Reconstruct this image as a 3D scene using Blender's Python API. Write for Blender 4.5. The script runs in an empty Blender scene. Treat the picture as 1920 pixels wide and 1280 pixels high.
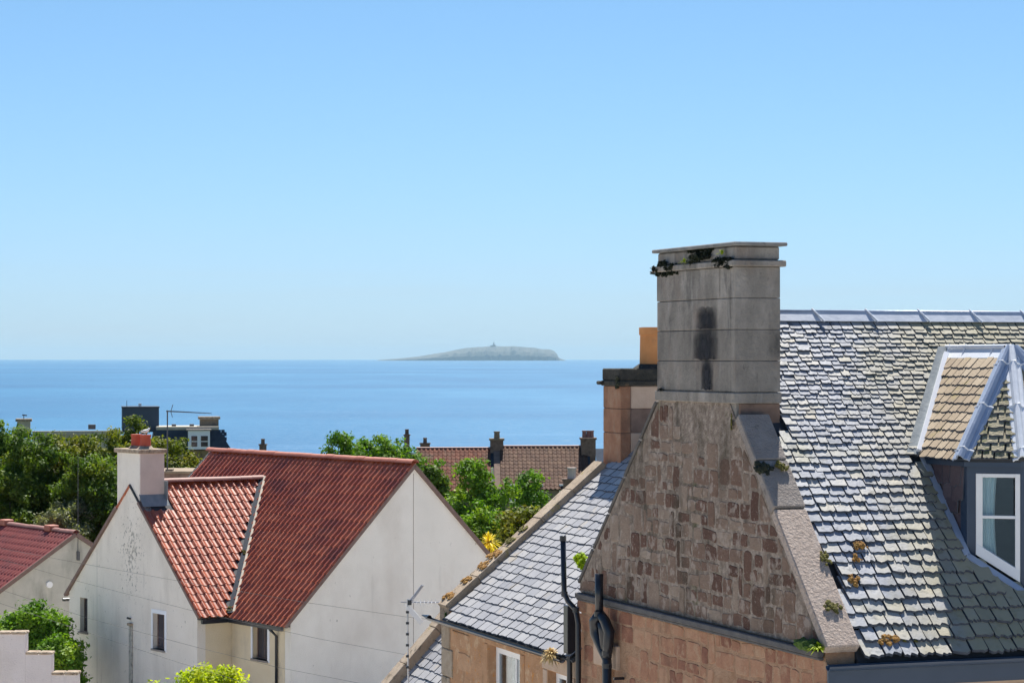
import bpy, bmesh, math, random
import numpy as np
from mathutils import Vector, Matrix, noise

# ------------------------------------------------------------------ camera, light
SC = bpy.context.scene
COL = SC.collection
CZ = 12.5                      # camera height over the ground, metres
FPX = 4700.0                   # focal length in pixels of a 1920 wide frame
SUN = Vector((0.088, 0.669, 1.0)).normalized()      # towards the sun

cam = bpy.data.cameras.new('camera')
cam.sensor_width = 36; cam.lens = 36 * FPX / 1920
cam.shift_y = 32 / 1920
cam.clip_start = 0.5; cam.clip_end = 200000
camo = bpy.data.objects.new('camera', cam); COL.objects.link(camo)
camo.location = (0, 0, CZ); camo.rotation_euler = (math.radians(90), 0, 0)
SC.camera = camo

W = bpy.data.worlds.new('World'); SC.world = W; W.use_nodes = True
wn = W.node_tree.nodes; wl = W.node_tree.links
bg = wn['Background']
sky = wn.new('ShaderNodeTexSky'); sky.sky_type = 'NISHITA'; sky.sun_disc = False
sky.sun_elevation = math.asin(SUN.z); sky.sun_rotation = math.atan2(SUN.x, SUN.y)
sky.air_density = 1.0; sky.dust_density = 0.3; sky.ozone_density = 2.0; sky.altitude = 20
hs = wn.new('ShaderNodeHueSaturation'); hs.inputs['Saturation'].default_value = 1.0
wl.new(sky.outputs[0], hs.inputs['Color'])
mxw = wn.new('ShaderNodeMixRGB'); mxw.blend_type = 'MULTIPLY'; mxw.inputs[0].default_value = 1
mxw.inputs[2].default_value = (0.62, 0.82, 1.09, 1)
wtc = wn.new('ShaderNodeTexCoord'); wsx = wn.new('ShaderNodeSeparateXYZ'); wl.new(wtc.outputs['Generated'], wsx.inputs[0])
wrp = wn.new('ShaderNodeValToRGB'); wl.new(wsx.outputs[2], wrp.inputs[0])
we = wrp.color_ramp.elements; we[0].position = 0.0; we[0].color = (.62, .89, 1.45, 1); we[1].position = .16; we[1].color = (0.62, 0.875, 1.10, 1)
wl.new(wrp.outputs[0], mxw.inputs[2])
wl.new(hs.outputs[0], mxw.inputs[1])
wmp = wn.new('ShaderNodeMapping'); wmp.inputs['Scale'].default_value = (5, 5, 130); wl.new(wtc.outputs['Generated'], wmp.inputs[0])
wnz = wn.new('ShaderNodeTexNoise'); wnz.inputs['Scale'].default_value = 1.0; wnz.inputs['Detail'].default_value = 5; wl.new(wmp.outputs[0], wnz.inputs['Vector'])
wr1 = wn.new('ShaderNodeMapRange'); wr1.inputs['From Min'].default_value = .50; wr1.inputs['From Max'].default_value = .72; wr1.inputs['To Max'].default_value = .22; wl.new(wnz.outputs['Fac'], wr1.inputs['Value'])
wr2 = wn.new('ShaderNodeMapRange'); wr2.inputs['From Min'].default_value = .06; wr2.inputs['From Max'].default_value = .0; wl.new(wsx.outputs[2], wr2.inputs['Value'])
wml = wn.new('ShaderNodeMath'); wml.operation = 'MULTIPLY'; wl.new(wr1.outputs[0], wml.inputs[0]); wl.new(wr2.outputs[0], wml.inputs[1])
wcl = wn.new('ShaderNodeMixRGB'); wcl.blend_type = 'SCREEN'; wcl.inputs[2].default_value = (6, 6.4, 6.8, 1); wcl.blend_type = 'MIX'
wl.new(wml.outputs[0], wcl.inputs[0]); wl.new(mxw.outputs[0], wcl.inputs[1]); wl.new(wcl.outputs[0], bg.inputs['Color'])
bg.inputs['Strength'].default_value = 0.05

sl = bpy.data.lights.new('sun', 'SUN'); sl.energy = 5.0; sl.angle = math.radians(0.5); sl.color = (1.0, 0.95, 0.87)
so = bpy.data.objects.new('sun', sl); COL.objects.link(so)
so.rotation_euler = (-SUN).to_track_quat('-Z', 'Y').to_euler(); so.location = (0, 0, 60)
SC.view_settings.view_transform = 'Standard'; SC.view_settings.look = 'None'
SC.view_settings.gamma = 1; SC.view_settings.use_curve_mapping = False
SC.view_settings.exposure = 1.0

# ------------------------------------------------------------------ helpers
R_ = random.Random(7)
U = R_.uniform

def at(px, py, Y):
    return Vector(((px - 960) / FPX * Y, Y, CZ - (py - 672) / FPX * Y))

def tag(o, label=None, cat=None, group=None, kind=None):
    if label: o['label'] = label
    if cat: o['category'] = cat
    if group: o['group'] = group
    if kind: o['kind'] = kind
    return o

def thing(name, label, cat, loc, ang=0.0, group=None):
    o = bpy.data.objects.new(name, None); COL.objects.link(o)
    o.location = loc; o.rotation_euler = (0, 0, ang); o.empty_display_size = .3
    return tag(o, label, cat, group)

def mesh_of(name, verts, faces, mats=(), smooth=False, midx=None):
    me = bpy.data.meshes.new(name)
    me.from_pydata([tuple(v) for v in verts], [], faces)
    for m in (mats if isinstance(mats, (list, tuple)) else [mats]):
        me.materials.append(m)
    if midx: me.polygons.foreach_set('material_index', midx)
    if smooth: me.polygons.foreach_set('use_smooth', [True] * len(me.polygons))
    me.update()
    return me

def link(name, me, parent=None, mat4=None):
    o = bpy.data.objects.new(name, me); COL.objects.link(o)
    if parent is not None: o.parent = parent
    if mat4 is not None: o.matrix_local = mat4
    return o

class MB:
    """collects solids; build() links them as ONE mesh object"""
    def __init__(s): s.v = []; s.f = []; s.m = []; s.cur = 0
    def add(s, vs, fs):
        n = len(s.v); s.v += [tuple(v) for v in vs]
        s.f += [[i + n for i in f] for f in fs]; s.m += [s.cur] * len(fs); return s
    def box(s, x0, x1, y0, y1, z0, z1):
        vs = [(x, y, z) for z in (z0, z1) for y in (y0, y1) for x in (x0, x1)]
        return s.add(vs, [[0, 2, 3, 1], [4, 5, 7, 6], [0, 1, 5, 4], [2, 6, 7, 3], [0, 4, 6, 2], [1, 3, 7, 5]])
    def prism(s, poly, off):
        """polygon (list of 3d points) extruded by vector off"""
        n = len(poly); off = Vector(off)
        p = [Vector(q) for q in poly]
        nrm = Vector((0, 0, 0))
        for i in range(n): nrm += p[i].cross(p[(i + 1) % n])
        if nrm.dot(off) > 0: p.reverse()
        vs = p + [q + off for q in p]
        fs = [list(range(n)), list(range(2 * n - 1, n - 1, -1))]
        for i in range(n):
            j = (i + 1) % n
            fs.append([j, i, i + n, j + n])
        return s.add(vs, fs)
    def beam(s, p0, p1, up, wid, hgt, lift=0.0):
        p0 = Vector(p0); p1 = Vector(p1); d = (p1 - p0).normalized(); up = Vector(up)
        side = d.cross(up).normalized(); upn = side.cross(d).normalized()
        a = [p + side * (wid * sx) * .5 + upn * (lift + hgt * sz) for p in (p0, p1) for sz in (0, 1) for sx in (-1, 1)]
        return s.add(a, [[0, 1, 3, 2], [4, 6, 7, 5], [0, 4, 5, 1], [2, 3, 7, 6], [0, 2, 6, 4], [1, 5, 7, 3]])
    def tube(s, pts, rad, n=10, caps=True, squash=1.0):
        pts = [Vector(p) for p in pts]; rads = rad if isinstance(rad, (list, tuple)) else [rad] * len(pts)
        ref = None; vs = []; fs = []
        for i, p in enumerate(pts):
            d = (pts[min(i + 1, len(pts) - 1)] - pts[max(i - 1, 0)]).normalized()
            if ref is None:
                ref = Vector((0, 0, 1)) if abs(d.z) < .9 else Vector((1, 0, 0))
            a = d.cross(ref).normalized(); b = a.cross(d).normalized(); ref = b
            for k in range(n):
                t = 2 * math.pi * k / n
                vs.append(p + a * math.cos(t) * rads[i] + b * math.sin(t) * rads[i] * squash)
        for i in range(len(pts) - 1):
            for k in range(n):
                k2 = (k + 1) % n
                fs.append([i * n + k, i * n + k2, (i + 1) * n + k2, (i + 1) * n + k])
        if caps:
            fs.append(list(range(n - 1, -1, -1))); fs.append([(len(pts) - 1) * n + k for k in range(n)])
        return s.add(vs, fs)
    def build(s, name, mats, parent=None, bevel=0, smooth=False, loc=None):
        me = mesh_of(name, s.v, s.f, mats, smooth, s.m)
        bm = bmesh.new(); bm.from_mesh(me)
        bmesh.ops.recalc_face_normals(bm, faces=bm.faces)
        if bevel:
            bmesh.ops.bevel(bm, geom=list(bm.edges), offset=bevel, segments=1, affect='EDGES', clamp_overlap=True)
        bm.to_mesh(me); bm.free()
        o = link(name, me, parent)
        if loc: o.location = loc
        return o

def cut(o, boxes):
    """cut boxes (x0,x1,y0,y1,z0,z1) in the object's own space out of it"""
    for k, b in enumerate(boxes):
        m = MB(); m.box(*b)
        me = mesh_of('cutter', m.v, m.f)
        c = bpy.data.objects.new('cutter', me); COL.objects.link(c)
        c.parent = o.parent
        md = o.modifiers.new('cut', 'BOOLEAN'); md.object = c; md.operation = 'DIFFERENCE'; md.solver = 'EXACT'
        bpy.context.view_layer.update()
        dg = bpy.context.evaluated_depsgraph_get()
        nm = bpy.data.meshes.new_from_object(o.evaluated_get(dg))
        o.modifiers.clear(); old = o.data; o.data = nm; nm.name = old.name
        bpy.data.objects.remove(c)
    return o

# ------------------------------------------------------------------ materials
class NT:
    def __init__(s, name):
        s.m = bpy.data.materials.new(name); s.m.use_nodes = True
        s.nt = s.m.node_tree; s.b = s.nt.nodes['Principled BSDF']
        s.out = s.nt.nodes['Material Output']
        g = s.nt.nodes.new('ShaderNodeNewGeometry'); s.pos = g.outputs['Position']
    def n(s, t, **kw):
        x = s.nt.nodes.new(t)
        for k, v in kw.items(): setattr(x, k, v)
        return x
    def l(s, a, b): s.nt.links.new(a, b)
    def vec(s, scale):
        if scale == (1, 1, 1): return s.pos
        v = s.n('ShaderNodeVectorMath', operation='MULTIPLY'); s.l(s.pos, v.inputs[0]); v.inputs[1].default_value = scale
        return v.outputs[0]
    def noise(s, scale, detail=4, stretch=(1, 1, 1), rough=.6, off=0):
        x = s.n('ShaderNodeTexNoise'); x.inputs['Scale'].default_value = scale
        x.inputs['Detail'].default_value = detail; x.inputs['Roughness'].default_value = rough
        v = s.vec(stretch)
        if off:
            a = s.n('ShaderNodeVectorMath', operation='ADD'); s.l(v, a.inputs[0]); a.inputs[1].default_value = (off, off * 1.7, off * .3); v = a.outputs[0]
        s.l(v, x.inputs['Vector']); return x.outputs['Fac']
    def ramp(s, fac, stops, interp='LINEAR'):
        r = s.n('ShaderNodeValToRGB'); r.color_ramp.interpolation = interp
        e = r.color_ramp.elements
        while len(e) < len(stops): e.new(.5)
        for k, (p, c) in enumerate(stops):
            e[k].position = p; e[k].color = (c[0], c[1], c[2], 1) if isinstance(c, (tuple, list)) else (c, c, c, 1)
        s.l(fac, r.inputs[0]); return r.outputs[0]
    def math(s, op, a, b=None, clamp=False):
        x = s.n('ShaderNodeMath', operation=op); x.use_clamp = clamp
        for i, q in enumerate((a, b)):
            if q is None: continue
            if isinstance(q, (int, float)): x.inputs[i].default_value = q
            else: s.l(q, x.inputs[i])
        return x.outputs[0]
    def mix(s, fac, a, b, mode='MIX'):
        x = s.n('ShaderNodeMixRGB', blend_type=mode)
        if isinstance(fac, (int, float)): x.inputs[0].default_value = fac
        else: s.l(fac, x.inputs[0])
        for i, q in ((1, a), (2, b)):
            if isinstance(q, (tuple, list)): x.inputs[i].default_value = (q[0], q[1], q[2], 1)
            else: s.l(q, x.inputs[i])
        return x.outputs[0]

def pm(name, stops, scale=3, rough=.8, bump=0, bscale=30, rnd=0, spec=.5, stains=(), stretch=(1, 1, 1), metallic=0, detail=5, rough_var=0):
    """procedural principled material. stops: ramp over noise(+per-piece random)
    stains: (colour, scale, lo, hi, strength, stretch)"""
    t = NT(name); nz = t.noise(scale, detail, stretch)
    nz = t.ramp(nz, [(.25, 0.0), (.75, 1.0)])
    if rnd:
        oi = t.n('ShaderNodeObjectInfo'); at_ = t.n('ShaderNodeAttribute', attribute_name='rnd')
        r = t.math('FRACT', t.math('ADD', oi.outputs['Random'], at_.outputs['Fac']))
        nz = t.math('ADD', t.math('MULTIPLY', nz, 1 - rnd), t.math('MULTIPLY', r, rnd))
    c = t.ramp(nz, stops)
    for i, (sc, nsc, lo, hi, st, stre) in enumerate(stains):
        k = t.ramp(t.noise(nsc, 5, stre, off=3.1 * (i + 1)), [(lo, 0.0), (hi, 1.0)])
        c = t.mix(t.math('MULTIPLY', k, st), c, sc)
    t.l(c, t.b.inputs['Base Color'])
    t.b.inputs['Roughness'].default_value = rough; t.b.inputs['Metallic'].default_value = metallic
    if rough_var:
        rr = t.math('ADD', t.math('MULTIPLY', t.noise(scale * 2, 3, off=9), rough_var), rough - rough_var * .5, True)
        t.l(rr, t.b.inputs['Roughness'])
    t.b.inputs['Specular IOR Level'].default_value = spec
    if bump:
        bn = t.n('ShaderNodeBump'); bn.inputs['Strength'].default_value = min(1, bump); bn.inputs['Distance'].default_value = .02 * max(1, bump)
        t.l(t.noise(bscale, 6), bn.inputs['Height']); t.l(bn.outputs[0], t.b.inputs['Normal'])
    return t.m

def leafmat(name, cols, transl=.35):
    t = NT(name)
    at_ = t.n('ShaderNodeAttribute', attribute_name='rnd')
    nz = t.noise(.55, 3)
    f = t.math('ADD', t.math('MULTIPLY', at_.outputs['Fac'], .5), t.math('MULTIPLY', t.ramp(nz, [(.3, 0.0), (.7, 1.0)]), .5))
    n = len(cols); c = t.ramp(f, [(i / (n - 1), q) for i, q in enumerate(cols)])
    t.l(c, t.b.inputs['Base Color']); t.b.inputs['Roughness'].default_value = .62
    t.b.inputs['Specular IOR Level'].default_value = .18
    tr = t.n('ShaderNodeBsdfTranslucent'); c2 = t.mix(1.0, c, (1.25, 1.3, .45), 'MULTIPLY'); t.l(c2, tr.inputs[0])
    mx = t.n('ShaderNodeMixShader'); mx.inputs[0].default_value = transl
    t.l(t.b.outputs[0], mx.inputs[1]); t.l(tr.outputs[0], mx.inputs[2]); t.l(mx.outputs[0], t.out.inputs['Surface'])
    return t.m

def glassmat(name, tint=(.9, .93, .93), refl=.12):
    t = NT(name); g = t.n('ShaderNodeBsdfGlossy'); g.inputs['Roughness'].default_value = .03; g.inputs[0].default_value = (.9, .95, 1, 1)
    tr = t.n('ShaderNodeBsdfTransparent'); tr.inputs[0].default_value = (*tint, 1)
    lw = t.n('ShaderNodeLayerWeight'); lw.inputs['Blend'].default_value = .35
    f = t.math('ADD', t.math('MULTIPLY', lw.outputs['Fresnel'], .8), refl * .3, True)
    mx = t.n('ShaderNodeMixShader'); t.l(f, mx.inputs[0]); t.l(tr.outputs[0], mx.inputs[1]); t.l(g.outputs[0], mx.inputs[2])
    t.l(mx.outputs[0], t.out.inputs['Surface'])
    return t.m

MOSSC = (.10, .13, .02)
M = {}
M['slate'] = pm('slate', [(0, (.09, .105, .14)), (.3, (.21, .235, .29)), (.6, (.31, .325, .36)), (.82, (.38, .36, .31)), (1, (.48, .40, .27))],
                scale=2.2, rough=.5, bump=.22, bscale=14, rnd=.62, spec=.6, rough_var=.15,
                stains=[((.42, .42, .38), 38, .62, .70, .55, (1, 1, 1)), ((.20, .19, .07), 1.1, .52, .68, .55, (1, 1, 1)), ((.04, .045, .05), 7, .56, .68, .7, (1, 1, 1))])
M['slate_edge_shade'] = pm('slate_edge_shade', [(0, (.035, .045, .065)), (1, (.07, .08, .10))], scale=9, rough=.85, bump=.5)  # edges darker than lichened faces, deepened to paint shade under each course
M['slate_wing'] = pm('slate_wing', [(0, (.22, .22, .23)), (.5, (.30, .295, .30)), (.85, (.36, .35, .34)), (1, (.38, .33, .28))],
                scale=2.0, rough=.5, bump=.25, bscale=16, rnd=.6, spec=.6,
                stains=[((.10, .10, .11), 6, .64, .72, .7, (1, 1, 1)), ((.40, .33, .22), 2.1, .62, .72, .5, (1, 1, 1))])
M['slate_tan'] = pm('slate_tan', [(0, (.27, .205, .14)), (.5, (.35, .275, .19)), (1, (.44, .36, .26))], scale=3, rough=.75, bump=.4, rnd=.7, spec=.3,
                stains=[((.36, .30, .10), 3, .58, .7, .5, (1, 1, 1))])
M['slate_moss'] = pm('slate_moss', [(0, (.20, .17, .12)), (.5, (.28, .25, .17)), (1, (.38, .34, .24))], scale=6, rough=.85, bump=.9, rnd=.5, spec=.3,
                stains=[((.12, .13, .03), 9, .55, .65, .8, (1, 1, 1))])
M['slate_dark'] = pm('slate_dark', [(0, (.05, .035, .045)), (.5, (.09, .065, .075)), (1, (.13, .10, .11))], scale=5, rough=.6, bump=.5, rnd=.6)
M['felt'] = pm('felt', [(0, (.02, .024, .03)), (1, (.045, .05, .06))], rough=.8)
M['rubble'] = pm('rubble', [(0, (.080, .042, .032)), (.3, (.13, .074, .055)), (.55, (.18, .12, .09)), (.8, (.24, .18, .14)), (1, (.31, .255, .205))],
                scale=4, rough=.95, bump=1.0, bscale=20, rnd=.82, spec=.2,
                stains=[((.34, .285, .245), 4.5, .54, .62, .75, (1, 1, 1)), ((.055, .048, .035), 1.5, .52, .68, .7, (1, 1, .5)), ((.40, .34, .30), 22, .60, .70, .6, (1, 1, 1))])
M['rubble_low'] = pm('rubble_low', [(0, (.17, .072, .052)), (.3, (.27, .13, .085)), (.6, (.37, .20, .125)), (1, (.45, .29, .19))],
                scale=5, rough=.95, bump=.8, bscale=22, rnd=.6, spec=.2,
                stains=[((.42, .29, .19), 6, .54, .64, .6, (1, 1, 1)), ((.09, .06, .045), 1.7, .60, .74, .6, (1, 1, .5))])
M['mortar'] = pm('mortar', [(0, (.14, .11, .088)), (.45, (.25, .202, .165)), (1, (.45, .385, .33))], scale=9, rough=.95, bump=1.6, bscale=30, spec=.15,
                stains=[((.065, .055, .04), 1.5, .50, .66, .75, (1, 1, .5)), ((.045, .04, .035), 5, .60, .70, .6, (1, 1, .4)), ((.40, .36, .33), 17, .62, .72, .5, (1, 1, 1)), ((.07, .08, .02), 2.3, .62, .72, .6, (1, 1, 1))])
M['mortar_low'] = pm('mortar_low', [(0, (.30, .17, .10)), (1, (.42, .28, .19))], scale=6, rough=.95, bump=1.2, bscale=30, spec=.15,
                stains=[((.12, .08, .05), 1.6, .58, .74, .5, (1, 1, .5))])
M['sand'] = pm('sand', [(0, (.36, .195, .10)), (.5, (.46, .27, .155)), (1, (.54, .35, .22))], scale=3, rough=.9, bump=1.0, bscale=20, rnd=.4, spec=.2,
                stains=[((.56, .40, .26), 4.5, .56, .64, .7, (1, 1, 1)), ((.55, .22, .04), 7, .60, .68, .7, (1, 1, 1)), ((.14, .10, .07), 2.3, .62, .75, .6, (1, 1, .6))])
M['sand_pale'] = pm('sand_pale', [(0, (.46, .33, .24)), (1, (.56, .43, .33))], scale=4, rough=.9, bump=.5, spec=.2)
M['ashlar'] = pm('ashlar', [(0, (.12, .11, .098)), (.5, (.23, .213, .192)), (1, (.40, .37, .335))], scale=2.6, rough=.93, bump=1.1, bscale=16, rnd=.22, spec=.2, stretch=(1, 1, .45),
                stains=[((.22, .17, .14), 1.5, .52, .68, .6, (1, 1, .6)), ((.035, .037, .04), 2.6, .55, .74, .75, (1, 1, .45)), ((.36, .345, .33), 8, .60, .74, .55, (1, 1, .16)), ((.06, .055, .05), 14, .62, .72, .5, (1, 1, .5))])
M['slab'] = pm('slab', [(0, (.13, .135, .14)), (1, (.24, .235, .225))], scale=5, rough=.9, bump=1, bscale=14, stains=[((.05, .05, .045), 6, .55, .68, .7, (1, 1, 1))])
M['soot'] = pm('soot', [(0, (.015, .018, .025)), (1, (.05, .055, .065))], rough=.95)
M['cope'] = pm('cope', [(0, (.24, .19, .14)), (.5, (.34, .27, .20)), (1, (.44, .37, .29))], scale=5, rough=.93, bump=1.0, bscale=24, rnd=.35, spec=.2,
                stains=[((.08, .07, .05), 6, .58, .68, .7, (1, 1, 1)), ((.30, .24, .05), 3.5, .60, .70, .7, (1, 1, 1))])
M['cope_grey'] = pm('cope_grey', [(0, (.22, .19, .17)), (1, (.37, .33, .30))], scale=5, rough=.93, bump=1.4, rnd=.3, spec=.25, stains=[((.09, .08, .07), 4, .62, .72, .6, (1, 1, 1))])
M['render_rough'] = pm('render_rough', [(0, (.40, .32, .27)), (1, (.60, .50, .43))], scale=14, rough=.95, bump=3, bscale=26, spec=.15)
M['sand_red'] = pm('sand_red', [(0, (.20, .095, .055)), (.5, (.30, .15, .085)), (1, (.36, .24, .16))], scale=3, rough=.92, bump=.8, stains=[((.10, .08, .06), 2, .55, .7, .6, (1, 1, .5))])
M['mosscap'] = pm('mosscap', [(0, (.018, .02, .016)), (1, (.06, .055, .045))], scale=8, rough=.97, bump=2, bscale=18, stains=[((.14, .09, .05), 7, .6, .7, .6, (1, 1, 1))])
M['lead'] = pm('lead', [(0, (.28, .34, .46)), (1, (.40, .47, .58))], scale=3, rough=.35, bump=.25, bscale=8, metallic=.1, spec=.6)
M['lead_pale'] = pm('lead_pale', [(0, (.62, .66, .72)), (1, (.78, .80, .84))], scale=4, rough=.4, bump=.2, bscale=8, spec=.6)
M['lead_mid'] = pm('lead_mid', [(0, (.40, .45, .53)), (1, (.56, .60, .68))], scale=5, rough=.5, bump=.4, bscale=6)
M['lead_dull'] = pm('lead_dull', [(0, (.17, .20, .22)), (1, (.27, .30, .31))], scale=4, rough=.55, metallic=.2, bump=.3, bscale=10)
M['navy'] = pm('navy', [(0, (.022, .043, .080)), (1, (.032, .055, .096))], scale=3, rough=.42)
M['black'] = pm('black', [(0, (.008, .011, .018)), (1, (.014, .018, .026))], scale=4, rough=.28, spec=.5)
M['white'] = pm('white', [(0, (.76, .76, .77)), (1, (.84, .84, .83))], scale=4, rough=.4)
M['white_pvc'] = pm('white_pvc', [(0, (.78, .80, .86)), (1, (.82, .84, .88))], scale=4, rough=.4)
M['curtain'] = pm('curtain', [(0, (.50, .68, .74)), (1, (.74, .86, .90))], scale=2, rough=.9, stretch=(9, 9, .4))
M['dark_in'] = pm('dark_in', [(0, (.012, .015, .014)), (1, (.05, .055, .045))], scale=2, rough=.9)
M['glass'] = glassmat('glass')
M['glass_dark'] = pm('glass_dark', [(0, (.012, .014, .025)), (1, (.05, .045, .07))], scale=1.2, rough=.08, spec=.7)
M['terracotta'] = pm('terracotta', [(0, (.50, .20, .06)), (1, (.62, .28, .10))], scale=4, rough=.8, bump=.2, stains=[((.25, .13, .07), 5, .6, .75, .5, (1, 1, 1))])
M['redpot'] = pm('redpot', [(0, (.38, .06, .03)), (1, (.48, .09, .045))], scale=4, rough=.75)
M['pantile'] = pm('pantile', [(0, (.22, .044, .016)), (.5, (.31, .068, .026)), (1, (.42, .115, .05))], scale=3, rough=.32, rnd=.5, spec=.55,
                stains=[((.11, .045, .04), 1.0, .55, .72, .5, (1, 1, 1))])
M['pantile_dk'] = pm('pantile_dk', [(0, (.28, .066, .028)), (.5, (.39, .10, .044)), (1, (.50, .16, .075))], scale=3, rough=.27, rnd=.65, spec=.6,
                stains=[((.12, .04, .03), .8, .52, .70, .6, (1, 1, 1)), ((.30, .09, .045), 5, .6, .7, .5, (1, 1, 1))])
M['pantile_left'] = pm('pantile_left', [(0, (.19, .032, .028)), (1, (.29, .06, .048))], scale=3, rough=.42, rnd=.5, stains=[((.08, .035, .04), .9, .52, .72, .5, (1, 1, 1))])
M['pantile_old'] = pm('pantile_old', [(0, (.08, .022, .012)), (.5, (.13, .035, .018)), (1, (.20, .07, .038))], spec=.2, scale=2.5, rough=.8, rnd=.6, stains=[((.09, .07, .05), 1.0, .5, .7, .7, (1, 1, 1))])
M['pantile_brown'] = pm('pantile_brown', [(0, (.065, .032, .022)), (.5, (.11, .058, .038)), (1, (.17, .10, .062))], spec=.2, scale=2.5, rough=.8, rnd=.6, stains=[((.10, .03, .02), 1.2, .56, .7, .7, (1, 1, 1))])
HARL = [((.16, .155, .14), 9, .655, .72, .6, (1, 1, .8)), ((.55, .50, .44), .9, .50, .70, .5, (1, 1, .35)), ((.40, .375, .34), 5, .60, .74, .35, (1, 1, .10))]
M['harl'] = pm('harl', [(0, (.74, .685, .61)), (1, (.83, .775, .70))], scale=1.1, rough=.96, bump=.8, bscale=38, spec=.1, stains=HARL)
M['lichen_strip0'] = pm('render_joint', [(0, (.42, .40, .36)), (1, (.5, .48, .44))], rough=.95)
M['harl_grey'] = pm('harl_grey', [(0, (.75, .715, .655)), (1, (.83, .79, .73))], scale=.8, rough=.96, bump=.7, bscale=38, spec=.1,
                stains=[((.16, .155, .14), 6, .70, .75, .7, (1, 1, .6)), ((.58, .52, .46), .6, .46, .70, .5, (1, 1, .6)), ((.45, .42, .38), 3, .62, .76, .3, (1, 1, .12))])
M['harl_cream'] = pm('harl_cream', [(0, (.68, .57, .40)), (1, (.76, .66, .49))], scale=1.1, rough=.96, bump=.8, bscale=38, spec=.1,
                stains=[((.38, .34, .29), .9, .52, .74, .6, (1, 1, .5))])
M['harl_old'] = pm('harl_old', [(0, (.42, .41, .36)), (1, (.55, .53, .47))], scale=1.3, rough=.96, bump=.8, bscale=30, spec=.1,
                stains=[((.20, .20, .17), 1.4, .5, .7, .6, (1, 1, .3))])
M['harl_pink'] = pm('harl_pink', [(0, (.58, .53, .52)), (1, (.69, .64, .63))], scale=1.2, rough=.96, bump=1, bscale=24, spec=.1, stains=HARL)
M['stack_pink'] = pm('stack_pink', [(0, (.50, .42, .38)), (1, (.60, .51, .46))], scale=2, rough=.95, bump=.8, bscale=38, spec=.1)
M['cope_old'] = pm('cope_old', [(0, (.20, .13, .09)), (.5, (.33, .26, .19)), (1, (.48, .42, .34))], scale=6, rough=.95, bump=1.5, bscale=20, stains=[((.07, .055, .04), 5, .56, .66, .7, (1, 1, 1))])
M['verge'] = pm('verge', [(0, (.14, .085, .07)), (1, (.22, .15, .13))], scale=4, rough=.8)
M['tan_stone'] = pm('tan_stone', [(0, (.18, .135, .09)), (1, (.30, .235, .165))], scale=3, rough=.95, stains=[((.09, .07, .06), 2, .55, .7, .6, (1, 1, 1))])
M['brown_stone'] = pm('brown_stone', [(0, (.13, .085, .065)), (1, (.25, .17, .13))], scale=4, rough=.95, stains=[((.06, .045, .04), 3, .55, .7, .6, (1, 1, 1))])
M['far_slate'] = pm('far_slate', [(0, (.045, .06, .09)), (1, (.08, .10, .13))], scale=3, rough=.95, rnd=.4, spec=.1)
M['string'] = pm('string', [(0, (.05, .048, .05)), (1, (.10, .095, .095))], scale=5, rough=.7, bump=.6, stains=[((.16, .14, .12), 6, .6, .7, .6, (1, 1, 1))])
M['far_pale'] = pm('far_pale', [(0, (.36, .33, .27)), (1, (.48, .43, .35))], scale=2, rough=.9)
M['metal'] = pm('metal', [(0, (.45, .46, .48)), (1, (.6, .6, .62))], scale=4, rough=.4, metallic=.6)
M['metal_dk'] = pm('metal_dk', [(0, (.06, .065, .07)), (1, (.10, .10, .11))], scale=4, rough=.5, metallic=.3)
M['bark'] = pm('bark', [(0, (.05, .035, .022)), (1, (.12, .09, .06))], scale=9, rough=.95, bump=1)
M['bounce_ground'] = pm('bounce_ground', [(0, (.44, .41, .36)), (1, (.56, .52, .46))], scale=.4, rough=.95, stains=[((.07, .10, .03), .06, .58, .62, .9, (1, 1, 1))])  # unseen ground kept pale so it bounces sun onto the shaded walls
M['moss_gold'] = pm('moss_gold', [(0, (.16, .075, .018)), (.5, (.36, .18, .04)), (1, (.52, .34, .10))], scale=22, rough=.97, bump=2, bscale=40)
M['moss_olive'] = pm('moss_olive', [(0, (.05, .05, .012)), (.5, (.12, .11, .02)), (1, (.30, .27, .05))], scale=22, rough=.97, bump=2, bscale=40)
M['moss_dark'] = pm('moss_dark', [(0, (.010, .013, .010)), (1, (.045, .05, .02))], scale=22, rough=.97, bump=2, bscale=40)
M['moss_green'] = pm('moss_green', [(0, (.03, .07, .01)), (1, (.11, .19, .025))], scale=22, rough=.97, bump=2, bscale=40)
M['straw'] = pm('straw', [(0, (.55, .36, .12)), (1, (.75, .58, .27))], scale=12, rough=.9)
M['gull_w'] = pm('gull_white', [(0, (.78, .78, .76)), (1, (.85, .85, .84))], scale=12, rough=.8)
M['gull_g'] = pm('gull_grey', [(0, (.30, .32, .35)), (1, (.38, .40, .43))], scale=12, rough=.8)
M['beak'] = pm('beak', [(0, (.65, .42, .05)), (1, (.7, .48, .08))], rough=.5)
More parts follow.
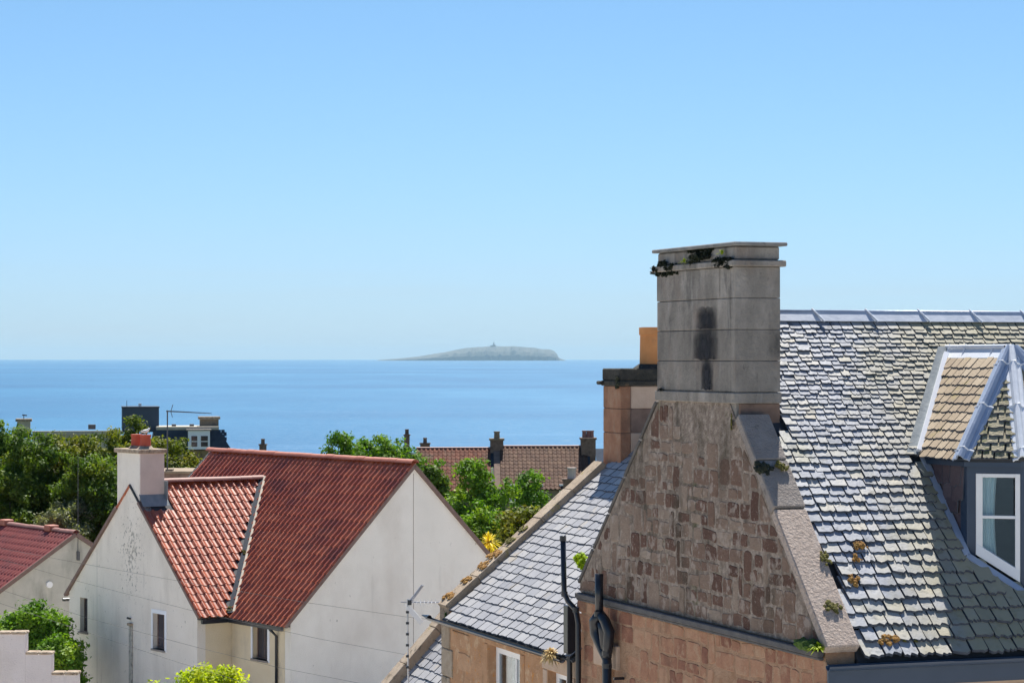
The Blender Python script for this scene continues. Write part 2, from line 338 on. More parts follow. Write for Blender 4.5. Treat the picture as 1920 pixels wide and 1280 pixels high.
def gable_mould():
    """black mould spots gathered down the middle of the wing gable"""
    m = M['harl'].copy(); M['harl_mould'] = m; nt = m.node_tree; b = nt.nodes['Principled BSDF']; src = b.inputs['Base Color'].links[0].from_socket
    def n(t, **k):
        x = nt.nodes.new(t)
        for a, v in k.items(): setattr(x, a, v)
        return x
    tc = n('ShaderNodeTexCoord'); sx = n('ShaderNodeSeparateXYZ'); nt.links.new(tc.outputs['Object'], sx.inputs[0])
    def near(sock, c, w):
        a = n('ShaderNodeMath', operation='SUBTRACT'); nt.links.new(sock, a.inputs[0]); a.inputs[1].default_value = c
        q = n('ShaderNodeMath', operation='ABSOLUTE'); nt.links.new(a.outputs[0], q.inputs[0])
        r = n('ShaderNodeMapRange'); r.inputs['From Min'].default_value = w; r.inputs['From Max'].default_value = 0; nt.links.new(q.outputs[0], r.inputs['Value']); return r.outputs[0]
    f = n('ShaderNodeMath', operation='MULTIPLY'); nt.links.new(near(sx.outputs[1], 8.3, 1.5), f.inputs[0]); nt.links.new(near(sx.outputs[2], 6.0, 2.6), f.inputs[1])
    nz = n('ShaderNodeTexNoise'); nz.inputs['Scale'].default_value = 9; nz.inputs['Detail'].default_value = 6; nz.inputs['Roughness'].default_value = .7; nt.links.new(tc.outputs['Object'], nz.inputs['Vector'])
    ad = n('ShaderNodeMath', operation='MULTIPLY_ADD'); nt.links.new(f.outputs[0], ad.inputs[0]); ad.inputs[1].default_value = .20; nt.links.new(nz.outputs['Fac'], ad.inputs[2])
    r = n('ShaderNodeMapRange'); r.inputs['From Min'].default_value = .66; r.inputs['From Max'].default_value = .72; r.inputs['To Max'].default_value = .65; nt.links.new(ad.outputs[0], r.inputs['Value'])
    mx = n('ShaderNodeMixRGB'); mx.inputs[2].default_value = (.17, .165, .15, 1); nt.links.new(r.outputs[0], mx.inputs[0]); nt.links.new(src, mx.inputs[1]); nt.links.new(mx.outputs[0], b.inputs['Base Color'])
gable_mould()
def ground_cover():
    """gravel added between the houses, kept pale to bounce sun onto shaded walls, rough turf on the slope to the shore"""
    nt = M['bounce_ground'].node_tree; b = nt.nodes['Principled BSDF']; src = b.inputs['Base Color'].links[0].from_socket
    g = nt.nodes.new('ShaderNodeNewGeometry'); sx = nt.nodes.new('ShaderNodeSeparateXYZ'); nt.links.new(g.outputs['Position'], sx.inputs[0])
    nz = nt.nodes.new('ShaderNodeTexNoise'); nz.inputs['Scale'].default_value = .15; nz.inputs['Detail'].default_value = 6; nt.links.new(g.outputs['Position'], nz.inputs['Vector'])
    a = nt.nodes.new('ShaderNodeMath'); a.operation = 'MULTIPLY_ADD'; a.inputs[1].default_value = 30; nt.links.new(nz.outputs['Fac'], a.inputs[0]); nt.links.new(sx.outputs[1], a.inputs[2])
    r = nt.nodes.new('ShaderNodeMapRange'); r.inputs['From Min'].default_value = 112; r.inputs['From Max'].default_value = 120; nt.links.new(a.outputs[0], r.inputs['Value'])
    gr = nt.nodes.new('ShaderNodeMixRGB'); gr.inputs[1].default_value = (.045, .085, .02, 1); gr.inputs[2].default_value = (.12, .13, .05, 1); nt.links.new(nz.outputs['Fac'], gr.inputs[0])
    m = nt.nodes.new('ShaderNodeMixRGB'); nt.links.new(r.outputs[0], m.inputs[0]); nt.links.new(src, m.inputs[1]); nt.links.new(gr.outputs[0], m.inputs[2]); nt.links.new(m.outputs[0], b.inputs['Base Color'])
ground_cover()
def lichen_side():
    nt = M['slate'].node_tree; b = nt.nodes['Principled BSDF']; src = b.inputs['Base Color'].links[0].from_socket
    g = nt.nodes.new('ShaderNodeNewGeometry'); sx = nt.nodes.new('ShaderNodeSeparateXYZ'); nt.links.new(g.outputs['Position'], sx.inputs[0])
    nz = nt.nodes.new('ShaderNodeTexNoise'); nz.inputs['Scale'].default_value = 2.4; nt.links.new(g.outputs['Position'], nz.inputs['Vector'])
    a = nt.nodes.new('ShaderNodeMath'); a.operation = 'MULTIPLY_ADD'; a.inputs[1].default_value = 1.6; nt.links.new(nz.outputs['Fac'], a.inputs[0]); nt.links.new(sx.outputs[0], a.inputs[2])
    r = nt.nodes.new('ShaderNodeMapRange'); r.inputs['From Min'].default_value = 5.5; r.inputs['From Max'].default_value = 6.6; r.inputs['To Max'].default_value = .72; nt.links.new(a.outputs[0], r.inputs['Value'])
    m = nt.nodes.new('ShaderNodeMixRGB'); m.inputs[2].default_value = (.33, .285, .15, 1); nt.links.new(r.outputs[0], m.inputs[0]); nt.links.new(src, m.inputs[1]); nt.links.new(m.outputs[0], b.inputs['Base Color'])
lichen_side()
LM = {
 'dark':  leafmat('leaf_dark', [(0.027, 0.061, 0.014), (0.068, 0.131, 0.020), (0.135, 0.211, 0.024), (0.292, 0.299, 0.036)]),
 'olive': leafmat('leaf_olive', [(0.033, 0.068, 0.013), (0.090, 0.135, 0.020), (0.180, 0.189, 0.022), (0.315, 0.257, 0.033)]),
 'fresh': leafmat('leaf_fresh', [(0.030, 0.081, 0.011), (0.075, 0.176, 0.017), (0.150, 0.270, 0.022), (0.270, 0.351, 0.033)]),
 'pale':  leafmat('leaf_pale', [(.07, .10, .05), (.14, .17, .09), (.24, .26, .15), (.33, .34, .22)]),
 'lime':  leafmat('leaf_lime', [(.12, .22, .01), (.26, .36, .015), (.45, .50, .02), (.60, .56, .04)], .45),
 'fern':  leafmat('leaf_fern', [(.20, .32, .01), (.38, .50, .02), (.60, .62, .05)], .45),
 'weed': leafmat('leaf_weed', [(.006, .008, .006), (.012, .016, .010), (.03, .04, .015)], .1),
 'yellow': leafmat('leaf_yellow', [(.38, .33, .02), (.70, .58, .04), (.85, .72, .12)], .3),
}

# ------------------------------------------------------------------ sea, land, island, haze
SEA = -12.0
def tm_sea():
    t = NT('sea_water')
    nz = t.noise(.004, 6, (1, .25, 1)); nb = t.noise(.03, 6, (.35, 1, 1), off=5); nf = t.noise(.0006, 5, (.25, 1.6, 1), off=11)
    c = t.ramp(t.math('ADD', t.math('MULTIPLY', nz, .45), t.math('MULTIPLY', nf, .55)), [(.38, (.006, .080, .18)), (.5, (.014, .115, .23)), (.62, (.035, .165, .29))])
    c = t.mix(t.math('MULTIPLY', t.ramp(nb, [(.55, 0.0), (.75, 1.0)]), .25), c, (.13, .26, .42))
    t.l(c, t.b.inputs['Base Color']); t.b.inputs['Roughness'].default_value = .34; t.b.inputs['IOR'].default_value = 1.333
    t.b.inputs['Specular IOR Level'].default_value = .32
    bn = t.n('ShaderNodeBump'); bn.inputs['Strength'].default_value = .8; bn.inputs['Distance'].default_value = 1.4
    t.l(t.noise(.22, 5, (.6, 1, 1)), bn.inputs['Height']); t.l(bn.outputs[0], t.b.inputs['Normal'])
    return t.m
M['sea'] = tm_sea()
def sheet(name, x0, x1, ys, zf, mat, nx=24):
    vs = []; fs = []
    for j, y in enumerate(ys):
        for i in range(nx + 1):
            x = x0 + (x1 - x0) * i / nx; vs.append((x, y, zf(x, y)))
    for j in range(len(ys) - 1):
        for i in range(nx):
            a = j * (nx + 1) + i; fs.append([a, a + 1, a + nx + 2, a + nx + 1])
    return link(name, mesh_of(name, vs, fs, mat, True))
SX = 55000
o = sheet('sea', -SX, SX, [150, 400, 1000, 3000, 10000, 30000, 60000], lambda x, y: SEA, M['sea'], 30); tag(o, kind='structure')
def gz(x, y):
    if y < 60: return 0.0
    if y < 130: return -(y - 60) / 70 * .8 + noise.noise(Vector((x * .02, y * .02, 0))) * .3
    return -.8 - (y - 130) * .045
ys = [-60, -20, 20, 40, 60, 70, 80, 90, 100, 115, 130, 150, 170, 190, 220, 260, 300, 350, 400, 450]
o = sheet('ground', -500, 500, ys, gz, M['bounce_ground'], 60); tag(o, kind='structure')

# the island, low and hazy on the horizon
ID = 30000.0
prof = [(706, 0), (722, 1.5), (745, 3), (760, 4.5), (785, 7), (800, 9.5), (820, 13), (840, 16), (858, 20), (872, 22.5), (890, 24.5), (905, 25), (925, 26.5), (945, 26), (962, 26.5),
        (985, 24.5), (1003, 23), (1014, 21), (1030, 20.5), (1038, 18), (1044, 12), (1048, 4), (1056, 1.2), (1062, 0)]
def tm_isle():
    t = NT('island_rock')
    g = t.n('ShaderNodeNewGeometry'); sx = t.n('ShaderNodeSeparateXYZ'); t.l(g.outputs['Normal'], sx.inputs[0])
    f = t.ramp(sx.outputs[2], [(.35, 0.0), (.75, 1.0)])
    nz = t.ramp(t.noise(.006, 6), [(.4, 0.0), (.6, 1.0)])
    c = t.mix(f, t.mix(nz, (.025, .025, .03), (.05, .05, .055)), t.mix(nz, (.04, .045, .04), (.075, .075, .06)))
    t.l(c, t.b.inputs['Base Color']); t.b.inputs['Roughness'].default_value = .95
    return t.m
M['isle'] = tm_isle()
vs = []; fs = []; NXI = 120; rows = [(-420, 0), (-400, .35), (-340, .62), (-200, .84), (0, 1), (300, .8), (600, .4), (800, 0)]
def pz(px):
    for (a, b), (c, d) in zip(prof, prof[1:]):
        if a <= px <= c: return b + (d - b) * (px - a) / (c - a)
    return 0
for j, (dy, k) in enumerate(rows):
    for i in range(NXI + 1):
        px = 706 + (1062 - 706) * i / NXI; h = pz(px)
        n1 = noise.noise(Vector((px * .12, j * .9, 2))) * .16 + noise.noise(Vector((px * .4, j * 2.1, 5))) * .07
        kk = 0 if k == 0 else max(0.02, k + (n1 if k < 1 else n1 * .12))
        X = (px - 960) / FPX * ID; Y = ID + dy * (.4 + .6 * min(1, h / 15)) + noise.noise(Vector((px * .07, 3, 1))) * 60
        vs.append((X, Y, SEA - .5 + (h * ID / FPX + 6) * kk if h * kk > 0 else SEA - .5))
for j in range(len(rows) - 1):
    for i in range(NXI):
        a = j * (NXI + 1) + i; fs.append([a, a + 1, a + NXI + 2, a + NXI + 1])
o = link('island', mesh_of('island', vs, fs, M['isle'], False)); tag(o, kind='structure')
lp = at(926, 672, ID); 
t_ = thing('lighthouse', 'tiny lighthouse tower on the summit of the far hazy island', 'lighthouse', (lp.x, ID + 5, SEA + 172))
m = MB(); m.tube([(0, 0, -15), (0, 0, 38)], [9, 7], 10); m.build('tower', M['tan_stone'], t_)
m = MB(); m.box(-42, 24, -14, 14, -15, 11); m.box(-20, 20, -16, 16, -15, 17); m.build('keepers_house', M['tan_stone'], t_)
m = MB(); m.tube([(0, 0, 38), (0, 0, 47), (0, 0, 52)], [6, 6, 1], 10); m.build('lantern_room', M['metal_dk'], t_)

hz = MB(); hz.box(-SX - 200, SX + 200, -300, 60200, SEA - 1, 260)
hm = bpy.data.materials.new('haze'); hm.use_nodes = True; hn = hm.node_tree
hn.nodes.remove(hn.nodes['Principled BSDF'])
pv = hn.nodes.new('ShaderNodeVolumePrincipled'); pv.inputs['Color'].default_value = (.54, .82, 1, 1); pv.inputs['Density'].default_value = 2.1e-5
hn.links.new(pv.outputs[0], hn.nodes['Material Output'].inputs['Volume'])
tag(hz.build('haze', hm), kind='stuff')

# ------------------------------------------------------------------ pieces: slates, stones, tiles
def slate_variants(name, mat, n=7, ragged=.10, seed=3):
    r = random.Random(seed); out = []
    for k in range(n):
        nb = r.choice((4, 5, 6)); bot = []
        for i in range(nb + 1):
            x = -.5 + i / nb
            y = r.uniform(-ragged, ragged) * (.6 if i in (0, nb) else 1)
            bot.append((x * r.uniform(.96, 1.0), y))
        c = r.uniform(0, ragged * 1.4)
        bot[0] = (-.5 + c * .6, bot[0][1] + c * .7); c = r.uniform(0, ragged * 1.4); bot[-1] = (.5 - c * .6, bot[-1][1] + c * .7)
        top = [(.5, 1.0), (-.5, 1.0)]
        ring = bot + top; N = len(ring)
        vs = [(x, y, 0) for x, y in ring] + [(x * .97, y + (.03 if i <= nb else 0), 1.0) for i, (x, y) in enumerate(ring)]
        fs = [list(range(N - 1, -1, -1)), list(range(N, 2 * N))]
        for i in range(N):
            j = (i + 1) % N; fs.append([i, j, j + N, i + N])
        out.append(mesh_of(name, vs, fs, [mat, M['slate_edge_shade']], False, [1, 0] + [1] * N))
    return out

def stone_variants(name, mat, n=10, seed=5, jag=.06, inset=.07):
    r = random.Random(seed); out = []
    for k in range(n):
        base = [(-.5, -.5), (0, -.5), (.5, -.5), (.5, 0), (.5, .5), (0, .5), (-.5, .5), (-.5, 0)]
        ring = []
        for i, (x, y) in enumerate(base):
            q = 1 - (r.uniform(.02, .16) if i % 2 == 0 else 0)
            ring.append((x * q + r.uniform(-jag, jag) * .5, y * q + r.uniform(-jag, jag) * .5))
        vs = [(x, y, 0) for x, y in ring] + [(x * (1 - inset), y * (1 - inset), r.uniform(.75, 1.1)) for x, y in ring] + [(r.uniform(-.1, .1), r.uniform(-.1, .1), 1.15)]
        fs = [[i, (i + 1) % 8, (i + 1) % 8 + 8, i + 8] for i in range(8)] + [[i + 8, (i + 1) % 8 + 8, 16] for i in range(8)]
        out.append(mesh_of(name, vs, fs, mat))
    return out

def frame_mat(org, X, Y, N, sx, sy, sz):
    X = Vector(X) * sx; Y = Vector(Y) * sy; N = Vector(N) * sz
    return Matrix(((X.x, Y.x, N.x, org[0]), (X.y, Y.y, N.y, org[1]), (X.z, Y.z, N.z, org[2]), (0, 0, 0, 1)))

def joined(name, items, mat, parent):
    """items: (mesh, matrix) list joined into one stuff part"""
    vs = []; fs = []; rn = []; mi = []
    for me, mt in items:
        n = len(vs)
        vs += [mt @ v.co for v in me.vertices]
        r = R_.random()
        for p in me.polygons: fs.append([i + n for i in p.vertices]); rn.append(r); mi.append(p.material_index)
    me = mesh_of(name, vs, fs, [mat, M['slate_edge_shade']], False, mi)
    a = me.attributes.new('rnd', 'FLOAT', 'FACE'); a.data.foreach_set('value', rn)
    return tag(link(name, me, parent), kind='stuff')

def lay_slates(parent, org, X, Y, N, rows, wrange, xspan, inside, variants, name='slate', thick=.014, tilt=.05, limit=999, mat=None, stuff_name=None, lap=2.3, gap=.006, jit=1.0, order=None):
    """rows: list of gauges from the eave up. inside(x,d)->bool at (along, up slope)"""
    X = Vector(X); Y = Vector(Y); N = Vector(N); d = 0; items = []; org = Vector(org)
    for ri, g in enumerate(rows):
        x = xspan[0] - U(0, 1) * wrange[1]
        while x < xspan[1]:
            w = U(*wrange) * (g / rows[0]) ** .35
            xc = x + w / 2; x += w
            if not inside(xc, d + g * .5): continue
            L = g * (lap if ri else 2.0) * U(.97, 1.03)
            tl = tilt * U(.92, 1.08)
            Yd = (Y * math.cos(tl) - N * math.sin(tl)).normalized(); Nd = (N * math.cos(tl) + Y * math.sin(tl)).normalized()
            a = U(-.018, .018) * jit; Xr = X * math.cos(a) + Yd * math.sin(a); Yr = Yd * math.cos(a) - X * math.sin(a)
            p = org + X * xc + Y * (d + U(-.012, .012) * jit) + N * (L * math.sin(tl) + .004 + U(0, .004) * jit)
            items.append((d, R_.choice(variants), frame_mat(p, Xr, Yr, Nd, w - gap * U(.5, 1.6), L, thick * (g / rows[0]) ** .8 * U(.8, 1.12))))
        d += g
    if order: items.sort(key=lambda t: order(t[2].translation))
    for d_, me, mt in items[:limit]:
        link(name, me, parent, mt)
    if len(items) > limit:
        joined(stuff_name or 'small_slates', [(a, b) for _, a, b in items[limit:]], mat, parent)
    return len(items)

def rubble(parent, org, X, Z, N, rows, wrange, xspan, lo, hi, mat, name='stone', depth=.007, gap=.026, skip=None, tall=.22, seed=1):
    """irregular rubble: wavy courses, stones of their own shape, some two courses high; lo(x), hi(x) bound it"""
    r = random.Random(seed); X = Vector(X); Z = Vector(Z); N = Vector(N); org = Vector(org); zb = [0]
    for h in rows: zb.append(zb[-1] + h)
    wave = lambda j, x: zb[j] + .035 * noise.noise(Vector((x * 1.1, j * 3.7, seed))) + .018 * noise.noise(Vector((x * 4, j * 1.9, seed + 9)))
    busy = {}; k = 0
    for j in range(len(rows)):
        x = xspan[0] + r.uniform(-.2, 0)
        while x < xspan[1]:
            for (a, b) in busy.get(j, []):
                if a - .05 <= x < b: x = b
            w = r.uniform(*wrange) * r.choice((.7, 1, 1, 1.25))
            for (a, b) in busy.get(j, []):
                if x < a < x + w: w = a - x
            if w < .11: x += max(w, .02); continue
            t = 2 if (r.random() < tall and j + 2 < len(zb) and w < .45) else 1
            if t == 2: busy.setdefault(j + 1, []).append((x, x + w))
            a, b = x + gap * r.uniform(.4, 1.3), x + w - gap * r.uniform(.4, 1.3)
            sk = r.uniform(-.025, .025); x += w
            j0 = r.uniform(-.006, .020); j1 = r.uniform(-.006, .022); zl = lambda q: max(wave(j, q) + gap * .6 + j0, lo(q)); zh = lambda q: min(wave(j + t, q) - gap * .6 - j1, hi(q))
            c = (a + b) / 2
            if zh(c) - zl(c) < .10 or b - a < .07: continue
            if skip and skip(c, (zl(c) + zh(c)) / 2): continue
            cr = min(.035, (b - a) * .13)
            def P_(q, f): return (q, zl(q) + (zh(q) - zl(q)) * f)
            ring = [P_(a + cr, 0), P_(c, .0), P_(b - cr, 0), P_(b + sk * .3, .07), P_(b + sk, .5), P_(b - sk * .3, .93), P_(b - cr, 1), P_(c, 1), P_(a + cr, 1), P_(a - sk * .3, .93), P_(a + sk, .5), P_(a, .07)]
            ring = [(u + r.uniform(-.010, .010), v + r.uniform(-.010, .010)) for u, v in ring]
            ring = [(u, min(v, hi(u))) for u, v in ring]
            cz_ = sum(v for u, v in ring) / 12; cx_ = sum(u for u, v in ring) / 12; dp = depth * r.uniform(.3, 1.5)
            n = 12; vs = [org + X * u + Z * v for u, v in ring]
            vs += [org + X * (cx_ + (u - cx_) * .93) + Z * (cz_ + (v - cz_) * .93) + N * (dp * r.uniform(.8, 1.2)) for u, v in ring]
            vs.append(org + X * cx_ + Z * cz_ + N * dp * 1.15)
            fs = [[i, (i + 1) % n, (i + 1) % n + n, i + n] for i in range(n)] + [[i + n, (i + 1) % n + n, 2 * n] for i in range(n)]
            if X.cross(Z).dot(N) < 0: fs = [f[::-1] for f in fs]
            link(name, mesh_of(name, vs, fs, mat), parent); k += 1
    return k

def lay_stones(parent, org, X, Z, N, rows, wrange, xspan, inside, variants, name='stone', depth=.03, gap=.02, cnt=None):
    X = Vector(X); Z = Vector(Z); N = Vector(N); z = 0; k = 0; org = Vector(org)
    for h in rows:
        x = xspan[0] + U(-.1, 0)
        while x < xspan[1]:
            w = U(*wrange); hh = h
            xc = x + w / 2; x += w
            zc = z + hh / 2
            if not all(inside(xc + a * w * .46, zc + b * hh * .46) for a in (-1, 1) for b in (-1, 1)): continue
            g = gap * U(.6, 1.6); a = U(-.03, .03)
            Xr = X * math.cos(a) + Z * math.sin(a); Zr = Z * math.cos(a) - X * math.sin(a)
            flip = R_.choice((-1, 1)); 
            sub = [(0, hh)]
            if w > .3 and hh > .26 and R_.random() < .25: sub = [(-hh * .24, hh * .5), (hh * .25, hh * .48)]
            for dz, sh in sub:
                p = org + X * xc + Z * (zc + dz + U(-.012, .012))
                link(name, R_.choice(variants), parent, frame_mat(p, Xr, Zr, N, w - g, sh - g * U(.7, 1.3), depth * U(.4, 1.25))); k += 1
        z += h
    return k

def tile_mesh(name, mat, w=.30, L=.42, amp=.045, thick=.018, n=7):
    """one pantile: S curve across, lip at the lower end; x across, y up slope"""
    prof = []
    for i in range(n + 1):
        t = i / n
        z = amp * (math.sin(math.pi * min(1, t / .42)) if t < .42 else -.38 * math.sin(math.pi * (t - .42) / .58))
        prof.append(((t - .5) * w * 1.04, z))
    vs = []; fs = []
    N = n + 1
    for y in (0, L):
        for x, z in prof: vs.append((x, y, z + thick))
    for x, z in prof: vs.append((x, 0, z - thick * .8))          # lip bottom
    for x, z in prof: vs.append((x, 0, z + thick))                # lip top (own normals)
    for i in range(n):
        fs.append([i, i + 1, N + i + 1, N + i]); fs.append([2 * N + i, 2 * N + i + 1, 3 * N + i + 1, 3 * N + i])
    # sides
    vs += [(prof[0][0], L, prof[0][1] - thick * .8), (prof[-1][0], L, prof[-1][1] - thick * .8)]
    a = len(vs) - 2; fs.append([3 * N, 2 * N, a, N]); fs.append([2 * N + n, 3 * N + n, N + n, a + 1])
    me = mesh_of(name, vs, fs, mat)
    sm = [True] * len(me.polygons); sm[-1] = sm[-2] = False
    me.polygons.foreach_set('use_smooth', sm)
    return me

def lay_tiles(parent, org, X, Y, N, nx, ny, w, gauge, me, mat, limit=300, inside=None, order=None, name='tile', stuff_name='tiles', tilt=.045):
    X = Vector(X); Y = Vector(Y); N = Vector(N); org = Vector(org); items = []
    for j in range(ny):
        for i in range(nx):
            x = (i + .5) * w; d = j * gauge
            if inside and not inside(x, d + gauge * .4): continue
            tl = tilt * U(.8, 1.2)
            Yd = (Y * math.cos(tl) - N * math.sin(tl)); Nd = (N * math.cos(tl) + Y * math.sin(tl))
            a = U(-.012, .012); Xr = X * math.cos(a) + Yd * math.sin(a); Yr = Yd * math.cos(a) - X * math.sin(a)
            items.append((me, frame_mat(org + X * x + Y * (d + U(-.006, .006)) + N * (gauge * math.sin(tl) + .01), Xr, Yr, Nd, 1, 1, 1)))
    if order: items.sort(key=lambda t: order(t[1].translation))
    for q in items[:limit]: link(name, q[0], parent, q[1])
    if items[limit:]:
        o = joined(stuff_name, items[limit:], mat, parent)
        o.data.polygons.foreach_set('use_smooth', [(k % (2 * 7 + 2)) < 14 for k in range(len(o.data.polygons))])
        return o

def moss(name, loc, size, mat, label, cat='moss', group=None, up=(0, 0, 1), seed=0, flat=.55, stretch=None):
    """a cushion of many small rough lumps, one mesh"""
    size *= 1.3; sx, sy = stretch or (1, 1); r = random.Random(seed + 77); bm = bmesh.new()
    for k in range(17):
        a = r.uniform(0, 6.283); q = math.sqrt(r.random()) * .85; c = Vector((math.cos(a) * q * sx, math.sin(a) * q * sy, .1 * flat * r.random())) * size
        rad = size * r.uniform(.20, .42) * (1.1 - .45 * q); res = bmesh.ops.create_icosphere(bm, subdivisions=2, radius=1)
        for v in res['verts']:
            p = v.co.copy(); d = 1 + .5 * noise.noise(p * 2.3 + Vector((seed + k, 0, 0))) + .3 * noise.noise(p * 6 + Vector((0, seed, k)))
            v.co = c + Vector((p.x * d, p.y * d, p.z * d * flat * 1.3)) * rad
    me = bpy.data.meshes.new(name); bm.to_mesh(me); bm.free(); me.materials.append(mat)
    o = link(name, me); o.matrix_world = Matrix.Translation(loc) @ Vector(up).to_track_quat('Z', 'Y').to_matrix().to_4x4()
    tag(o, label, cat, group); return o

def blades(name, loc, n, length, width, mat, label=None, cat=None, group=None, spread=1.0, droop=.5, up=(0, 0, 1), seed=0, parent=None, hemi=True):
    r = random.Random(seed); vs = []; fs = []; rn = []
    for k in range(n):
        th = r.uniform(0, 2 * math.pi); el = r.uniform(.15, 1.45) if hemi else r.uniform(-.6, 1.45)
        d = Vector((math.cos(th) * math.cos(el) * spread, math.sin(th) * math.cos(el) * spread, math.sin(el)))
        L = length * r.uniform(.6, 1.1); side = d.cross(Vector((0, 0, 1))).normalized() * width * .5
        b = len(vs); S = 4
        for i in range(S + 1):
            t = i / S; p = d * L * t + Vector((0, 0, -droop * L * t * t)); ww = (1 - t) ** .6 * (.6 + t) if t < 1 else 0.02
            vs += [p - side * ww, p + side * ww]
        for i in range(S): fs.append([b + 2 * i, b + 2 * i + 1, b + 2 * i + 3, b + 2 * i + 2]); rn.append(r.random())
    me = mesh_of(name, vs, fs, mat); a = me.attributes.new('rnd', 'FLOAT', 'FACE'); a.data.foreach_set('value', rn)
    o = link(name, me, parent); o.location = loc
    if label: tag(o, label, cat, group)
    return o

def leaf_cloud(name, clumps, leaf, nleaf, mat, parent, seed, aspect=1.9):
    rg = np.random.default_rng(seed); C_ = np.array([c[:3] for c in clumps]); Rr = np.array([c[3] for c in clumps])
    wts = Rr ** 2; wts = wts / wts.sum(); idx = rg.choice(len(clumps), nleaf, p=wts)
    d = rg.normal(size=(nleaf, 3)); d /= np.linalg.norm(d, axis=1)[:, None]
    rad = Rr[idx] * (rg.random(nleaf) ** .45) * (1 + .25 * rg.normal(size=nleaf).clip(-1, 1.6))
    d2 = d * np.array([1, 1, .8]); pos = C_[idx] + d2 * rad[:, None]
    nrm = d + rg.normal(size=(nleaf, 3)) * .6 + np.array([0, 0, .35]); nrm /= np.linalg.norm(nrm, axis=1)[:, None]
    t1 = np.cross(nrm, rg.normal(size=(nleaf, 3))); t1 /= np.linalg.norm(t1, axis=1)[:, None]; t2 = np.cross(nrm, t1)
    s = leaf * rg.uniform(.55, 1.25, nleaf)[:, None]
    v = np.empty((nleaf, 4, 3)); v[:, 0] = pos - t1 * s * aspect * .5; v[:, 1] = pos + t2 * s * .5 - nrm * s * .12; v[:, 2] = pos + t1 * s * aspect * .5; v[:, 3] = pos - t2 * s * .5 - nrm * s * .12
    me = bpy.data.meshes.new(name); me.vertices.add(nleaf * 4); me.vertices.foreach_set('co', v.reshape(-1))
    me.loops.add(nleaf * 4); me.loops.foreach_set('vertex_index', np.arange(nleaf * 4, dtype=np.int32))
    me.polygons.add(nleaf); me.polygons.foreach_set('loop_start', np.arange(0, nleaf * 4, 4, dtype=np.int32)); me.polygons.foreach_set('loop_total', np.full(nleaf, 4, dtype=np.int32))
    me.materials.append(mat); me.update(calc_edges=True)
    a = me.attributes.new('rnd', 'FLOAT', 'FACE'); cr = rg.random(len(clumps))
    a.data.foreach_set('value', np.clip(cr[idx] * .6 + rg.random(nleaf) * .4, 0, 1).astype(np.float32))
    return link(name, me, parent)

# ------------------------------------------------------------------ the stone house
EZ = 8.9; PIT = 1.077; RY = 3.9; RZ = EZ + PIT * RY
ANG = math.atan2(.338, .941)
HX, HY = 3.86, 31.0
ux = Vector((.941, .338, 0)).normalized(); vy = Vector((-.338, .941, 0)).normalized()
def HW(w, s, z): return Vector((HX, HY, 0)) + ux * w + vy * s + Vector((0, 0, z))

house = thing('stone_house', 'old stone house with tall grey chimney stack, slate roof and dark blue dormer', 'house', (HX, HY, 0), ANG)

# gable wall: lower wall, upper gable, both carry rubble stones
GL = 8.3; RR = 1.02
EZr = RZ - (GL - RY) * (RZ - 9.05) / (GL - RY)
def rake(y):
    """height of the wall head of the gable"""
    return EZ + PIT * y if y < RY else RZ - (y - RY) * ((RZ - 9.02) / (GL - RY))
m = MB(); m.prism([(0, 0, EZ), (0, RY, RZ), (0, GL, 9.02), (0, GL, EZ)], (.42, 0, 0)); gable = m.build('gable_wall', M['mortar'], house)
m = MB(); m.box(.02, .42, .0, GL, -1, EZ - .002); lower = m.build('lower_wall', M['mortar_low'], house)
cut(lower, [(-.1, .34, 6.92, 7.44, 6.4, 7.86)])
m = MB(); m.box(.42, 9.5, .22, .6, -1, 8.62); m.build('front_wall', M['sand_pale'], house)
m = MB(); m.box(.42, 9.5, 7.7, 8.1, -1, 8.8); m.build('rear_wall', M['mortar'], house)
m = MB(); m.prism([(9.5, 0, -1), (9.5, 0, EZ), (9.5, RY, RZ), (9.5, GL, 9.02), (9.5, GL, -1)], (.4, 0, 0)); m.build('far_gable_wall', M['mortar'], house)
rows = [U(.17, .29) for _ in range(16)]
def hi_g(y): return min(rake(y) - EZ - .10, 3.1)
n = rubble(gable, (0, 0, EZ + .02), (0, 1, 0), (0, 0, 1), (-1, 0, 0), rows, (.18, .44), (.03, GL - .03), lambda y: 0.0, hi_g, M['rubble'],
           skip=lambda y, z: (z > 1.9 and noise.noise(Vector((y * .9, z * .9, 7))) > .22) or noise.noise(Vector((y * 1.5, z * 1.5, 3))) > .5 or (z > 2.55 and 3.2 < y < 4.6), seed=4)
rows = [U(.17, .30) for _ in range(8)]
hh = sum(rows); zlow = EZ - .12 - hh
n2 = rubble(lower, (.02, 0, zlow), (0, 1, 0), (0, 0, 1), (-1, 0, 0), rows, (.22, .52), (.02, GL - .05), lambda y: 0.0, lambda y: hh - .01, M['rubble_low'],
            skip=lambda y, z: (6.65 < y < 7.7 and z + zlow < 8.3) or noise.noise(Vector((y * 1.2, z * 1.2, 13))) > .34, seed=8)
# quoins at the near corner of the lower wall (face the camera)
m = MB(); m.box(-.10, .0, .0, GL - .02, EZ - .09, EZ - .01); m.box(-.07, .0, .0, GL - .02, EZ - .13, EZ - .09); m.build('string_course', M['string'], house, bevel=.012)
